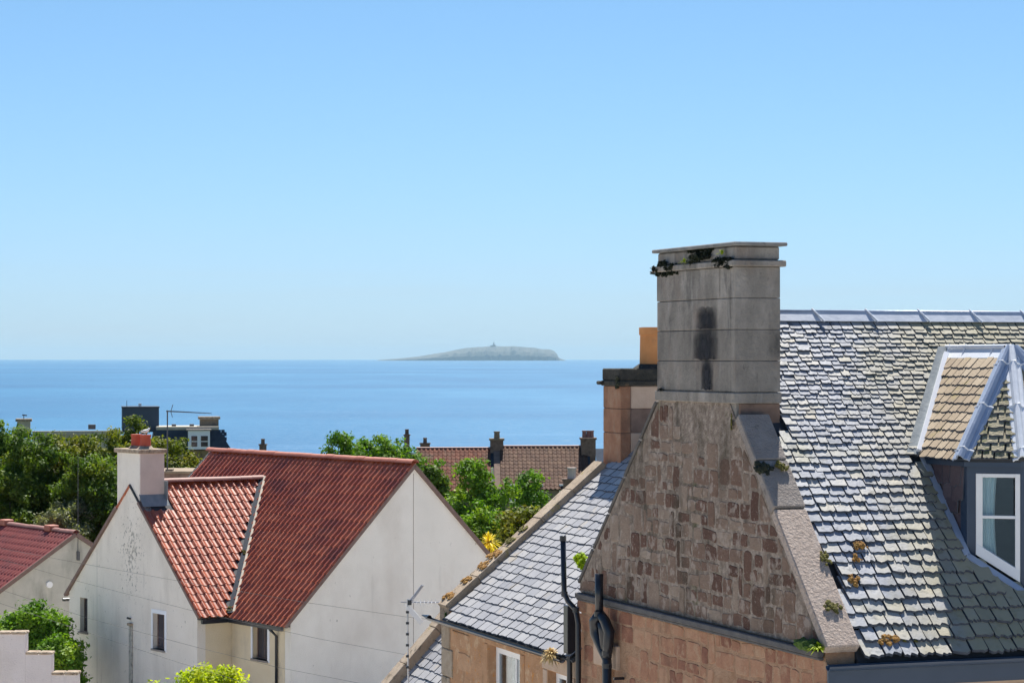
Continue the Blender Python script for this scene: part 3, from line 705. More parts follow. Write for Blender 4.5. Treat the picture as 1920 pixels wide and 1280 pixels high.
# lintel and little recessed window in the lower wall
m = MB(); m.box(-.035, .06, 6.72, 7.66, 7.86, 8.22); m.build('lintel', M['sand_pale'], house, bevel=.012)
wdw = MB(); wdw.box(.24, .3, 6.92, 7.0, 6.4, 7.86); wdw.box(.24, .3, 7.36, 7.44, 6.4, 7.86); wdw.box(.24, .3, 7.0, 7.36, 7.78, 7.86)
wf = wdw.build('window_frame', M['white'], house); m = MB(); m.box(.26, .28, 7.0, 7.36, 6.4, 7.78); m.build('pane', M['glass_dark'], wf)

# skews (coping) of the gable
def skew_run(parent, y0, z0, y1, z1, xa, xb, rise, nst, mats, base=0.0):
    for k in range(nst):
        a = k / nst + .004; b = (k + 1) / nst - .004
        ya, za = y0 + (y1 - y0) * a, z0 + (z1 - z0) * a; yb, zb = y0 + (y1 - y0) * b, z0 + (z1 - z0) * b
        up = Vector((0, -(z1 - z0), y1 - y0)).normalized()
        if up.z < 0: up = -up
        j = U(-.008, .008)
        p = [Vector((xa + j, ya, za)) + up * base, Vector((xa + j, yb, zb)) + up * base, Vector((xa + j, yb, zb)) + up * (rise + U(-.01, .01)), Vector((xa + j, ya, za)) + up * (rise + U(-.01, .01))]
        m = MB(); m.prism(p, (xb - xa, 0, 0)); m.build('coping_stone', mats(k), parent, bevel=.015)
skew_run(gable, -.06, EZ + PIT * (-.06) + .02, 1.45, EZ + PIT * 1.45 + .02, -.03, .43, .14, 1, lambda k: M['render_rough'])
skew_run(gable, 1.46, EZ + PIT * 1.46 + .02, 2.56, EZ + PIT * 2.56 + .02, -.032, .425, .142, 2, lambda k: M['cope_grey'])
rs = (RZ - 9.02) / (GL - RY)
skew_run(gable, 5.24, RZ - (5.24 - RY) * rs + .02, GL + .04, 9.02 + .02 - .04 * rs, -.025, .42, .055, 5, lambda k: M['string'])
# the chimney stack
st = thing('chimney_stack', None, None, (0, 0, 0)); st.parent = house; st.rotation_euler = (0, 0, 0)
for k in ('label', 'category'):
    if k in st: del st[k]
bpy.data.objects.remove(st)
m = MB(); m.box(.012, .62, 2.60, 5.20, 11.2, 13.70); stack = m.build('chimney_stack', M['ashlar'], house)
def tm_ash():
    """ashlar with the black soot stain on the flues' side"""
    return M['ashlar']
cz = 12.05
splits = [[(2.70, 5.22)], [(2.70, 5.22)], [(2.70, 4.0), (4.0, 5.22)], [(2.70, 3.05), (3.06, 5.22)]]
for k in range(4):
    z0, z1 = cz + k * .42 + .004, cz + (k + 1) * .42 - .004
    for (a, b) in splits[k]:
        m = MB(); m.box(-.022 + U(-.004, .004), .10, a + .004, b - .004, z0, z1); m.build('ashlar_block', M['ashlar'], stack, bevel=.008)
    m = MB(); m.box(-.024, .645, 2.565 + U(-.003, .003), 2.695, z0 - .002, z1 + .002); m.build('ashlar_block', M['ashlar'], stack, bevel=.008)
    m = MB(); m.box(.104, .645, 5.10, 5.235, z0, z1); m.build('ashlar_block', M['ashlar'], stack, bevel=.008)
for (a, b, w_) in ((3.05, 4.05, 0), (4.05, 5.24, 0), (2.54, 3.05, 1)):
    m = MB(); m.box(-.05, .3 if not w_ else .66, a + .004, b - .004, 11.90, 12.045); m.build('base_course', M['ashlar'], stack, bevel=.012)
m = MB(); m.box(.05, .645, 2.57, 2.70, 11.2, 11.90); m.build('ashlar_block', M['brown_stone'], stack, bevel=.01)
# soot streaks standing on the face as thin crusts
def crust(y0, y1, z0, z1, seed):
    r = random.Random(seed); n = 9; top = []; bot = []
    for i in range(n + 1):
        y = y0 + (y1 - y0) * i / n
        top.append((-.027, y, z1 - r.uniform(0, .07))); bot.append((-.027, y, z0 + r.uniform(0, .03)))
    m = MB(); m.prism(top + bot[::-1], (.003, 0, 0)); return m
M['soot_fade'] = None
def tm_soot():
    t = NT('soot_stain')
    tr = t.n('ShaderNodeBsdfTransparent')
    t.b.inputs['Base Color'].default_value = (.012, .014, .02, 1); t.b.inputs['Roughness'].default_value = .95
    tc = t.n('ShaderNodeTexCoord'); sp = t.n('ShaderNodeSeparateXYZ'); t.l(tc.outputs['Generated'], sp.inputs[0])
    nz = t.noise(6, 4, (1, 1, .6))
    def edge(o, lo, hi): return t.ramp(o, [(lo, 0.0), (hi, 1.0)])
    f = t.math('MULTIPLY', edge(sp.outputs[1], 0, .42), t.math('SUBTRACT', 1.0, edge(sp.outputs[1], .58, 1)))
    f = t.math('MULTIPLY', f, t.math('SUBTRACT', 1.0, edge(sp.outputs[2], .55, 1)))
    f = t.math('MULTIPLY', f, t.ramp(nz, [(.30, .55), (.55, 1.0)]), True)
    mx = t.n('ShaderNodeMixShader'); t.l(t.math('MULTIPLY', f, .92), mx.inputs[0]); t.l(tr.outputs[0], mx.inputs[1]); t.l(t.b.outputs[0], mx.inputs[2]); t.l(mx.outputs[0], t.out.inputs['Surface'])
    return t.m
SOOT = tm_soot()
for k, (a, b, z0, z1) in enumerate(((3.10, 3.85, 12.895, 13.25), (3.08, 3.98, 12.475, 12.98), (3.24, 3.70, 12.06, 12.55))):
    crust(a, b, z0, z1, k).build('soot_stain', SOOT, stack)
# cornice, neck and slab
for (a, b) in ((2.50, 3.2), (3.2, 4.1), (4.1, 5.30)):
    m = MB(); m.box(-.075, .71, a + .003, b - .003, 13.73, 13.815); m.build('cornice_block', M['ashlar'], stack, bevel=.014)
for (a, b) in ((2.57, 3.6), (3.6, 4.6), (4.6, 5.22)):
    m = MB(); m.box(-.01, .64, a + .004, b - .004, 13.82, 14.0); m.build('neck_block', M['ashlar'], stack, bevel=.018)
m = MB(); m.box(-.07, .72, 2.49, 5.30, 14.005, 14.055); m.build('capping_slab', M['slab'], stack, bevel=.012)

# main roof
up_s = Vector((0, 1, PIT)).normalized(); nf = Vector((0, -PIT, 1)).normalized()
m = MB(); m.prism([(.42, -.12, EZ - .12 * PIT - .03), (9.6, -.12, EZ - .12 * PIT - .03), (9.6, RY, RZ - .03), (.42, RY, RZ - .03)], nf * -.06)
roof = m.build('roof', M['felt'], house)
m = MB(); m.prism([(.42, GL + .05, 9.0 - .03), (9.6, GL + .05, 9.0 - .03), (9.6, RY, RZ - .03), (.42, RY, RZ - .03)], Vector((0, -rs, -1)) * .06)
m.build('rear_slope', M['slate_wing'], house)
SL = math.hypot(RY, PIT * RY)
grows = []; d = 0; g = .232
while d < SL - .02:
    grows.append(g); d += g; g = max(.088, g * .966)
k_ = SL / d; grows = [q * k_ for q in grows]
cs = 1 / math.hypot(1, PIT)
# dormer plan on the roof
W1, S1, S2 = 2.49, .94, 2.14; W2, SB = 3.10, .50; WR, SR0, SR1 = 3.67, 1.71, 3.44; ZE, ZR = 11.2, 12.6
def roof_inside(x, d):
    s = d * cs
    if x < .47 and s < 9: return False
    if x < .70 and 2.5 < s: return False
    # cut by the dormer
    if S2 - .05 < s < SR1:
        wv = W1 + (s - S2) / (SR1 - S2) * (WR - W1) - .19
        if x > wv and x < 2 * WR - wv: return False
    if S1 < s <= S2 and W1 + .02 < x < 2 * WR - W1: return False
    if s <= S1 and s > SB:
        wv = 2.55 + (S1 - s) / (S1 - SB) * (W2 - 2.5)
        if wv < x < 2 * WR - wv: return False
    return x < 9.5
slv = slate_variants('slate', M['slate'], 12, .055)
def vis_px(p):      # in house-local space: how large the piece shows
    q = HW(p.x, p.y, p.z); return (0 if q.x / q.y < .215 else 1000) - (13.5 - p.z)
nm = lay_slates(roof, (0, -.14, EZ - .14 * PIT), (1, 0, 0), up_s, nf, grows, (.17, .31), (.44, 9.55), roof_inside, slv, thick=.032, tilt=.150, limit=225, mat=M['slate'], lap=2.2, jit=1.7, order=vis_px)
# lead ridge with rolls
m = MB(); m.tube([(.62, RY, RZ + .052), (9.6, RY, RZ + .052)], .034, 12); ridge = m.build('lead_ridge', M['lead'], house, smooth=True)
m = MB(); m.prism([(.62, RY - .135, RZ - .080), (9.6, RY - .135, RZ - .080), (9.6, RY - .02, RZ + .045), (.62, RY - .02, RZ + .045)], nf * .012)
m.prism([(.62, RY + .17, RZ - .075), (9.6, RY + .17, RZ - .075), (9.6, RY + .02, RZ + .045), (.62, RY + .02, RZ + .045)], Vector((0, .7, .7)) * .012)
m.build('lead_flashing', M['lead_mid'], ridge)
x = .95
while x < 9.4:
    m = MB(); m.tube([(x + .10, RY - .18, RZ - .08), (x + .02, RY - .05, RZ + .05), (x, RY, RZ + .098), (x, RY + .1, RZ + .02)], .014, 6); m.build('lead_clip', M['lead_pale'], ridge)
    x += .84
# gutter, fascia
gt = MB()
pr = []
for i in range(9):
    t = math.pi * i / 8; pr.append((-.22 - .062 * math.cos(t) , EZ - .175 - .062 * math.sin(t)))
pi_ = [(-.22 - .054 * math.cos(math.pi * i / 8), EZ - .175 - .054 * math.sin(math.pi * i / 8)) for i in range(8, -1, -1)]
gt.prism([(-.06, y, z) for y, z in pr + pi_], (9.7, 0, 0)); gt.build('gutter', M['navy'], house)
m = MB(); m.box(-.02, 9.6, -.155, -.12, EZ - .44, EZ - .165); m.box(-.02, 9.6, -.12, .22, EZ - .47, EZ - .44); m.build('fascia', M['navy'], house)
m = MB(); m.box(-.0, .34, -.10, .0, -1, EZ - .475); m.build('corner_post', M['navy'], house)
fb = stone_variants('stone', M['sand_pale'], 4, 19, .01, .02)
fw = [o for o in house.children if o.name.startswith('front_wall')][0]
lay_stones(fw, (.42, .22, 7.1), (1, 0, 0), (0, 0, 1), (0, -1, 0), [.42, .42, .42], (.5, .9), (0, 4.2), lambda x, z: .05 < x < 4.2, fb, depth=.015, gap=.012)

# dormer
up_l = Vector((WR - W1, 0, ZR - ZE)).normalized(); nl = Vector((-(ZR - ZE), 0, WR - W1)).normalized()
V0 = Vector((W1, S2, ZE)); C1 = Vector((W1, S1, ZE)); C2 = Vector((W2, SB, ZE)); R1 = Vector((WR, SR0, ZR)); V1 = Vector((WR, SR1, ZR))
mir = lambda v: Vector((2 * WR - v.x, v.y, v.z))
dm = MB()
A1, A2 = (2.60, 1.00), (3.17, .60)
walls = [(2.60, 2.3), A1, A2, (2 * WR - A2[0], A2[1]), (2 * WR - A1[0], A1[1]), (2 * WR - 2.60, 2.3)]
# plan walls made of boxes with the window opening left free
def wall_seg(m, p, q, z0a, z0b, z1, th=.06):
    p = Vector((p[0], p[1], 0)); q = Vector((q[0], q[1], 0)); d = (q - p).normalized(); nn = Vector((-d.y, d.x, 0))
    pts = [p + Vector((0, 0, z0a)), q + Vector((0, 0, z0b)), q + Vector((0, 0, z1)), p + Vector((0, 0, z1))]
    m.prism(pts, nn * th)
def rz(s): return EZ + PIT * s
dormer = MB(); 
dA = Vector((A1[0], A1[1], 0)); dB = Vector((A2[0], A2[1], 0)); dd = (dB - dA)
def P(t): q = dA + dd * t; return (q.x, q.y)
ta, tb = .15, .965
wall_seg(dormer, P(0), P(ta), rz(P(0)[1]) - .1, rz(P(ta)[1]) - .1, ZE - .05)
wall_seg(dormer, P(tb), P(1), rz(P(tb)[1]) - .1, rz(P(1)[1]) - .1, ZE - .05)
wall_seg(dormer, P(ta), P(tb), ZE - .20, ZE - .20, ZE - .05)
wall_seg(dormer, P(ta), P(tb), rz(P(ta)[1]) - .1, rz(P(tb)[1]) - .1, rz(P(tb)[1]) + .0)
wall_seg(dormer, A2, (2 * WR - A2[0], A2[1]), rz(A2[1]) - .1, rz(A2[1]) - .1, ZE - .05)
wall_seg(dormer, (2 * WR - A2[0], A2[1]), (2 * WR - A1[0], A1[1]), rz(A2[1]) - .1, rz(A1[1]) - .1, ZE - .05)
wall_seg(dormer, (2 * WR - A1[0], A1[1]), (2 * WR - A1[0], 2.3), rz(A1[1]) - .1, rz(2.3) - .1, ZE - .05)
# fascia band under the roof
for a, b in ((Vector((2.52, 2.15, 0)), Vector((2.52, .955, 0))), (Vector((2.52, .955, 0)), Vector((3.115, .525, 0))), (Vector((3.115, .525, 0)), Vector((4.225, .525, 0))), (Vector((4.225, .525, 0)), Vector((4.82, .955, 0)))):
    d_ = (b - a).normalized(); dormer.prism([a + Vector((0, 0, ZE - .11)), b + Vector((0, 0, ZE - .11)), b + Vector((0, 0, ZE - .012)), a + Vector((0, 0, ZE - .012))], Vector((-d_.y, d_.x, 0)) * .03)
dor = dormer.build('dormer', M['navy'], house)
def dsub(o): return o
m = MB(); wall_seg(m, (2.60, 2.35), A1, rz(2.35) - .1, rz(A1[1]) - .1, ZE - .05); ck = m.build('dormer_cheek', M['slate_dark'], dor)
m = MB(); wall_seg(m, (2.585, 1.16), (2.585, 1.0), rz(1.16) - .1, rz(1.0) - .1, ZE - .05, .02); m.build('corner_board', M['navy'], dor)
dsv = slate_variants('slate', M['slate_dark'], 4, .06, 21)
lay_slates(dor, (2.592, 2.3, 9.3), (0, -1, 0), (0, 0, 1), (-1, 0, 0), [.19] * 10, (.20, .34), (0, 1.14), lambda x, d: .02 < x < 1.10 and 9.3 + d > rz(2.3 - x) + .02 and 9.3 + d < ZE - .16, dsv, thick=.012, tilt=.04)
# roof planes of the dormer
m = MB()
m.prism([V0, C1, R1, V1], nl * -.04); m.prism([C1, C2, R1], Vector((.3, .5, -.7)).normalized() * .04)
m.prism([C2, mir(C2), R1], Vector((0, .5, -.7)).normalized() * .04); m.prism([mir(C1), mir(C2), R1], Vector((-.3, .5, -.7)).normalized() * .04)
m.prism([mir(V0), mir(C1), R1, V1], Vector((.7, 0, -.7)) * .04)
m.prism([V0 + Vector((.03, 0, -.05)), C1 + Vector((.03, 0, -.05)), C2 + Vector((0, .03, -.05)), mir(C2) + Vector((0, .03, -.05)), mir(C1) + Vector((-.03, 0, -.05)), mir(V0) + Vector((-.03, 0, -.05))], (0, 0, .015))
m.build('dormer_roof', M['felt'], dor)
Ll = (R1 - C1).dot(up_l); DL = math.hypot(WR - W1, ZR - ZE)
tsv = slate_variants('slate', M['slate_tan'], 6, .035, 31)
def in_left(x, d):   # x along from V0 (s=S2) to C1, measured towards the viewer
    t = d / DL; s = SR1 + .0 - x
    lo = S2 + (SR1 - S2) * t + -.05; hi = S1 + (SR0 - S1) * t + .06
    return hi < s < lo and t < .93
lay_slates(dor, Vector((W1 - .04, SR1, ZE - .045)), (0, -1, 0), up_l, nl, [.155] * 12, (.17, .24), (0, 2.55), in_left, tsv, thick=.012, tilt=.085, gap=.01, jit=.7)
e2 = (C2 - C1).normalized(); n2v = (C2 - C1).cross(R1 - C1).normalized(); n2v = n2v if n2v.z > 0 else -n2v
u2 = n2v.cross(e2); u2 = u2 if u2.z > 0 else -u2
msv = slate_variants('slate', M['slate_moss'], 6, .05, 41)
L2 = (C2 - C1).length; rx = (R1 - C1).dot(e2); ry = (R1 - C1).dot(u2)
def in_tri(L_, rx_, ry_):
    return lambda x, d: d < ry_ * .95 and rx_ * d / ry_ + .03 < x < L_ + (rx_ - L_) * d / ry_ + .0
lay_slates(dor, C1 - u2 * .05, e2, u2, n2v, [.13] * 14, (.15, .25), (-.1, L2 + .2), in_tri(L2, rx, ry), msv, thick=.02, tilt=.15, gap=.014, jit=1)
e3 = (mir(C2) - C2).normalized(); n3 = Vector((0, -(ZR - ZE), SR0 - SB)).normalized(); u3 = Vector((0, SR0 - SB, ZR - ZE)).normalized()
L3 = (mir(C2) - C2).length; ry3 = math.hypot(SR0 - SB, ZR - ZE)
lay_slates(dor, C2 - u3 * .05, e3, u3, n3, [.15] * 12, (.2, .3), (0, L3), in_tri(L3, L3 / 2, ry3), msv, thick=.025, tilt=.07, gap=.015, jit=1.5)
# lead: hips, ridge cap, valley, apron
def hip(a, b, w, nm='lead_hip', mat='lead', clips=4):
    d_ = (b - a); sd = d_.normalized().cross(Vector((0, 0, 1))).normalized(); up_ = sd.cross(d_.normalized()).normalized()
    m = MB(); pr = [(-w * .62, .025), (-w * .5, .05), (-w * .26, .06), (-.055, .075), (-.03, .115), (0, .13), (.03, .115), (.055, .075), (w * .26, .06), (w * .5, .05), (w * .62, .025)]
    P0 = [a - d_ * .03 + sd * x + up_ * z for x, z in pr] + [a - d_ * .03 + sd * x * .9 + up_ * (z - .02) for x, z in pr[::-1]]
    m.prism(P0, d_ * 1.03); o = m.build(nm, M[mat], dor, smooth=False)
    for k in range(clips):
        t = .05 + .40 * k
        if t > .98: break
        q = a + d_ * t
        m = MB(); m.tube([q + sd * x * 1.06 + up_ * (z + .006) for x, z in pr[::2] + [pr[-1]]], .012, 6); m.build('lead_clip', M['lead_pale'], dor)
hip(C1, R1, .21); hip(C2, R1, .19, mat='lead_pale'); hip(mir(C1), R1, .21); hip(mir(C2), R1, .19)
m = MB(); m.tube([R1 + Vector((0, -.05, .06)), V1 + Vector((0, .05, .06))], .035, 10)
a = R1 + Vector((0, -.02, .03)); b = V1 + Vector((0, .02, .03)); dn = -up_l * .17
m.prism([a, b, b + dn, a + dn], nl * .014); m.prism([a, b, b + Vector((-dn.x, 0, dn.z)), a + Vector((-dn.x, 0, dn.z))], Vector((-nl.x, 0, nl.z)) * .014)
m.build('lead_ridge_cap', M['lead_pale'], dor)
for s_ in (2.15, 2.9, 3.35):
    m = MB(); m.tube([Vector((WR, s_, ZR + .10)), Vector((WR, s_ - .05, ZR + .03)) + dn * .9, Vector((WR, s_ - .1, ZR)) + dn * 2.2], .012, 6); m.build('lead_clip', M['lead_pale'], dor)
vd = (V1 - V0)
m = MB(); off = Vector((-.17, 0, 0)); m.prism([V0 + nf * .05 - vd * .02, V1 + nf * .05 + vd * .02, V1 + nf * .05 + off + vd * .02, V0 + nf * .05 + off * 1.15 - vd * .02], nf * .014); m.build('valley_lead', M['lead_dull'], dor)
m = MB(); m.beam(V0 + nf * .04 + Vector((-.02, 0, 0)), V1 + nf * .04 + Vector((-.02, 0, 0)) - vd * .06, nf, .06, .075); m.build('valley_upstand', M['white_pvc'], dor)
m = MB(); pa = Vector((2.53, S2 + .0, rz(S2))); pb = Vector((2.53, .93, rz(.93))); pc = Vector((3.12, .50, rz(.50))); pd = Vector((4.2, .50, rz(.5)))
for a, b in ((pa, pb), (pb, pc), (pc, pd)): m.beam(a, b, nf, .10, .03, .03)
m.build('lead_apron', M['lead'], dor)
# window of the dormer
nn = Vector((dd.normalized().y, -dd.normalized().x, 0))      # outwards
def Q(t, z, off=0): q = dA + dd * t + nn * off; return Vector((q.x, q.y, z))
zt = ZE - .20
zb = lambda t: rz(P(t)[1]) + .05
fr = MB(); fw_ = .085 / dd.length
fr.prism([Q(ta, zb(ta) , .015), Q(ta + fw_, zb(ta + fw_), .015), Q(ta + fw_, zt, .015), Q(ta, zt, .015)], -nn * .09)
fr.prism([Q(tb - fw_ * .75, zb(tb - fw_ * .75), .015), Q(tb, zb(tb), .015), Q(tb, zt, .015), Q(tb - fw_ * .75, zt, .015)], -nn * .09)
fr.prism([Q(ta + fw_, zt - .05, .014), Q(tb - fw_ * .75, zt - .05, .014), Q(tb - fw_ * .75, zt - .001, .014), Q(ta + fw_, zt - .001, .014)], -nn * .088)
fr.prism([Q(ta, zb(ta) - .02, .04), Q(tb, zb(tb) - .02, .04), Q(tb, zb(tb) + .13, .017), Q(ta, zb(ta) + .13, .017)], -nn * .09)
mid = CZ - (969 - 672) / FPX * 32.7
fr.prism([Q(ta + fw_, mid - .02, .012), Q(tb - fw_ * .75, mid - .02, .012), Q(tb - fw_ * .75, mid + .02, .012), Q(ta + fw_, mid + .02, .012)], -nn * .08)
fr.build('window_frame', M['white'], dor, bevel=.004)
m = MB(); m.prism([Q(ta + fw_, mid + .02, -.03), Q(tb - fw_, mid + .02, -.03), Q(tb - fw_, zt - .05, -.03), Q(ta + fw_, zt - .05, -.03)], -nn * .006); m.build('pane', M['glass'], dor)
m = MB(); m.prism([Q(ta + fw_, zb(ta + fw_) + .1, -.04), Q(tb - fw_ * .75, zb(tb) + .1, -.04), Q(tb - fw_ * .75, mid - .02, -.04), Q(ta + fw_, mid - .02, -.04)], -nn * .006); m.build('pane', M['glass'], dor)
# curtain, folded, and the dim room behind
cv = []; cf = []
NC = 26; NZ = 8
for j in range(NZ + 1):
    for i in range(NC + 1):
        u = i / NC; zz = j / NZ
        wd = .42 - .10 * math.sin(zz * 2.6) ; t = ta + fw_ * .6 + u * wd * (tb - ta)
        z = 9.6 + (zt - 9.6) * zz
        cv.append(Q(t, z, -.10 - .018 * math.sin(u * 26 + zz)))
for j in range(NZ):
    for i in range(NC): a = j * (NC + 1) + i; cf.append([a, a + 1, a + NC + 2, a + NC + 1])
o = link('curtain', mesh_of('curtain', cv, cf, M['curtain'], True), dor)
m = MB(); m.box(2.75, 4.6, 1.75, 1.8, 9.5, ZE - .1); m.build('room_wall', M['dark_in'], dor)
# navy trim between gutter end and gable
# mosses on the house
gp = 'golden moss cushions on the slate roof'
def rp(px, py):      # world point on front slope through a pixel of the photograph
    dr = Vector(((px - 960) / FPX, 1, -(py - 672) / FPX)); N_ = -vy * PIT + Vector((0, 0, 1)); p0 = HW(0, 0, EZ + .05)
    t = (p0 - Vector((0, 0, CZ))).dot(N_) / dr.dot(N_); return Vector((0, 0, CZ)) + dr * t
nW = (-vy * PIT + Vector((0, 0, 1))).normalized()
for k, (px, py, sz, mt, lb, st_) in enumerate((
    (1609, 1027, .075, 'moss_gold', 'rusty gold moss cushion on slates, highest of the column beside the coping', (1.5, .8)),
    (1604, 1051, .06, 'moss_gold', 'small orange moss cushion just below the highest one on the slates', (1, 1)),
    (1598, 1090, .075, 'moss_gold', 'orange moss cushion on slates next to the olive moss on the coping edge', (.9, 1.3)),
    (1660, 1203, .10, 'moss_gold', 'bright orange moss cushion on the lowest slates just above the blue gutter', (1.5, .7)),
    (1693, 1203, .035, 'moss_olive', 'little brown moss tuft above the gutter, right of the orange cushion', (.8, 1)),
    (1714, 1203, .035, 'moss_olive', 'little brown moss tuft above the gutter, farthest right of the three', (.9, 1)))):
    moss('moss_clump', rp(px, py) + nW * .055, sz, M[mt], lb, 'moss', gp, nW, k * 3 + 1, .6, st_)
def skp(w, s, off=.2): return HW(w, s, EZ + PIT * s) + nW * off
gp2 = 'mosses on the gable coping'
moss('moss_clump', skp(.40, .88, .17), .07, M['moss_olive'], 'yellow-green moss tongue on the right edge of the pebbly gable coping', 'moss', gp2, nW, 11, .5, (.8, 1.9))
moss('moss_clump', skp(.24, .36, .165), .085, M['moss_olive'], 'dark olive moss patch low on the bright pebbly gable coping', 'moss', gp2, nW, 12, .4, (1.2, 1.1))
moss('moss_clump', skp(.04, 1.93, .14), .11, M['moss_dark'], 'dark brown moss lump where grey coping meets pebbly render', 'moss', gp2, nW, 13, .6, (1, 1.1))
moss('moss_clump', skp(.30, 1.93, .18), .07, M['moss_olive'], 'mustard moss tuft beside the dark lump at the coping joint', 'moss', gp2, nW, 14, .7, (1.1, 1))
moss('moss_clump', HW(-.05, .25, EZ + .04), .19, M['moss_green'], 'green moss cushion at the foot of the gable coping by the gutter', 'moss', gp2, (0, 0, 1), 15, .6, (.9, 1.6))
moss('moss_clump', HW(-.03, 2.66, 11.66), .055, M['moss_olive'], 'green moss streak under the chimney base at top of the coping', 'moss', gp2, (-1, 0, 0), 16, .4, (.7, 1.9))
moss('moss_clump', HW(-.01, .08, 8.35), .11, M['moss_green'], 'mossy green stain cushion on the wall corner beside the blue post', 'moss', gp2, (-1, 0, 0), 17, .3, (2.6, .8))
gp3 = 'dark weeds growing from the chimney cornice'
for k, (s_, z_, sz, lb) in enumerate(((5.18, 13.76, .09, 'black weed tuft hanging at the left end of the big chimney cornice'), (4.95, 13.84, .08, 'black weed mass in the chimney neck near its left end'), (4.65, 13.78, .10, 'dark weed mat along the cornice right of the left-end tufts'),
        (3.75, 13.88, .13, 'largest dark weed clump in the middle of the chimney neck'), (3.45, 13.92, .09, 'dark weed clump in the joint under the capping slab'), (2.95, 13.80, .11, 'dark weed clump on cornice near the chimney corner'), (2.75, 13.76, .08, 'small dark weed hanging from the chimney corner cornice'))):
    rr_ = random.Random(k); cl = [(rr_.uniform(-.02, .02), (q / 4 - 1) * 1.3 * sz, rr_.uniform(-.45, .35) * sz, sz * rr_.uniform(.35, .5)) for q in range(9)]
    o = leaf_cloud('weed_clump', cl, .020, 900, LM['weed'], None, k + 5, 1.6); o.location = HW(-.055, s_, z_ - .0); o.rotation_euler = (0, 0, ANG); tag(o, lb, 'weed', gp3)
cr_ = random.Random(3)
for k, (sa, sb, zc_, lb) in enumerate(((4.45, 5.22, 13.70, 'dark moss crust under the left end of the chimney cornice'), (3.3, 4.1, 13.99, 'dark moss crust under the capping slab of the big chimney'), (2.62, 3.2, 13.83, 'dark moss crust on the cornice ledge near the chimney corner'))):
    cl = [(cr_.uniform(-.01, .01), sa + (sb - sa) * q / 16, cr_.uniform(-.02, .012), cr_.uniform(.018, .038)) for q in range(17)]
    o = leaf_cloud('weed_clump', cl, .016, 1300, LM['weed'], None, k + 15, 1.4); p_ = HW(-.032 if k == 0 else (-.02 if k == 1 else -.06), 0, zc_); o.location = p_; o.rotation_euler = (0, 0, ANG); tag(o, lb, 'weed', 'dark moss crusts on the big chimney')
for k, (s_, z_) in enumerate(((4.15, 13.84), (2.88, 13.90))):
    blades('weed', HW(-.07, s_, z_), 26, .11, .02, LM['fern'], ('yellow-green weed sprouting from the middle of the chimney neck', 'yellow-green weed sprouting near the corner of the chimney neck')[k], 'weed', 'green weeds on the chimney neck', seed=k + 3, droop=.4)
blades('weed', HW(-.06, 5.0, 12.05), 40, .10, .025, M['moss_dark'], 'dark tuft growing on the chimney base course at its left end', 'weed', seed=9, droop=.6)
rr_ = random.Random(5)
o = leaf_cloud('fern', [(rr_.uniform(-.05, .05), rr_.uniform(-.12, .12), rr_.uniform(-.10, .09), rr_.uniform(.03, .06)) for _ in range(12)], .035, 520, LM['fern'], None, 77, 2.4)
o.location = HW(.02, GL + .0, 9.37); o.rotation_euler = (0, 0, ANG); tag(o, 'bright lime-green fern growing at the rear foot of the gable', 'fern')
blades('weed', HW(-.08, .0, EZ + .02), 90, .17, .03, LM['fern'], 'fresh green weed growing in the gutter corner under the coping', 'weed', seed=14, droop=.5)

# soil and rainwater pipes on the gable
def hp(px, py, s_, off):   # local point on a plane off metres out of the gable, at photo pixel column px
    return Vector((-off, s_, CZ - (py - 672) / FPX * HW(-off, s_, 0).y))
pp = MB(); s1 = 8.42
z = lambda py, s_, off=.18: hp(0, py, s_, off).z
pp.tube([(-.26, s1 - .06, z(1003, s1)), (-.24, s1 - .06, z(1108, s1)), (-.20, s1 - .12, z(1125, s1)), (-.12, s1 - .25, z(1140, s1)), (-.10, s1 - .30, z(1165, s1)), (-.10, s1 - .30, 0)], .043, 12)
soil = pp.build('vent_pipe', M['black'], house, smooth=True)
for (py_) in (1008, 1112, 1140):
    m = MB(); zz = z(py_, s1); xx = -.26 if py_ < 1050 else (-.235 if py_ < 1130 else -.12); m.tube([(xx, s1 - .06 if py_ < 1130 else s1 - .25, zz - .04), (xx, s1 - .06 if py_ < 1130 else s1 - .25, zz + .04)], .052, 12); m.build('pipe_collar', M['black'], soil, smooth=False)
m = MB(); m.box(-.17, -.03, s1 - .02, s1 + .16, z(1225, s1), z(1135, s1)); m.tube([(-.10, s1 + .07, z(1225, s1)), (-.10, s1 + .07, 0)], .045, 12); m.build('rain_hopper', M['black'], house, bevel=.008)
s2 = 6.95
pp = MB(); pp.tube([(-.22, s2, z(1075, s2)), (-.22, s2, z(1152, s2))], .062, 14)
pp.tube([(-.22, s2, z(1150, s2)), (-.24, s2 + .13, z(1165, s2)), (-.22, s2 + .15, z(1188, s2)), (-.18, s2 + .0, z(1213, s2)), (-.16, s2 - .16, z(1235, s2)), (-.16, s2 - .16, 0)], [.07, .085, .085, .08, .072, .068], 14)
pp.tube([(-.22, s2, z(1148, s2)), (-.17, s2 - .11, z(1162, s2)), (-.14, s2 - .20, z(1182, s2)), (-.15, s2 - .17, z(1208, s2)), (-.16, s2 - .16, z(1230, s2))], [.07, .08, .085, .08, .07], 14)
pp.tube([(-.19, s2 - .03, z(1165, s2)), (-.17, s2 - .02, z(1180, s2)), (-.16, s2 - .08, z(1215, s2))], .07, 12)
sp_ = pp.build('soil_pipe', M['black'], house, smooth=True)
for py_ in (1150, 1222, 1245):
    m = MB(); zz = z(py_, s2); q = (-.22, s2) if py_ < 1200 else (-.16, s2 - .16); m.tube([(*q, zz - .035), (*q, zz + .035)], .078, 14); m.build('pipe_collar', M['black'], sp_)
m = MB(); m.box(-.16, -.0, s2 - .45, s2 - .40, 7.75, 7.79); m.build('pipe_bracket', M['black'], house)

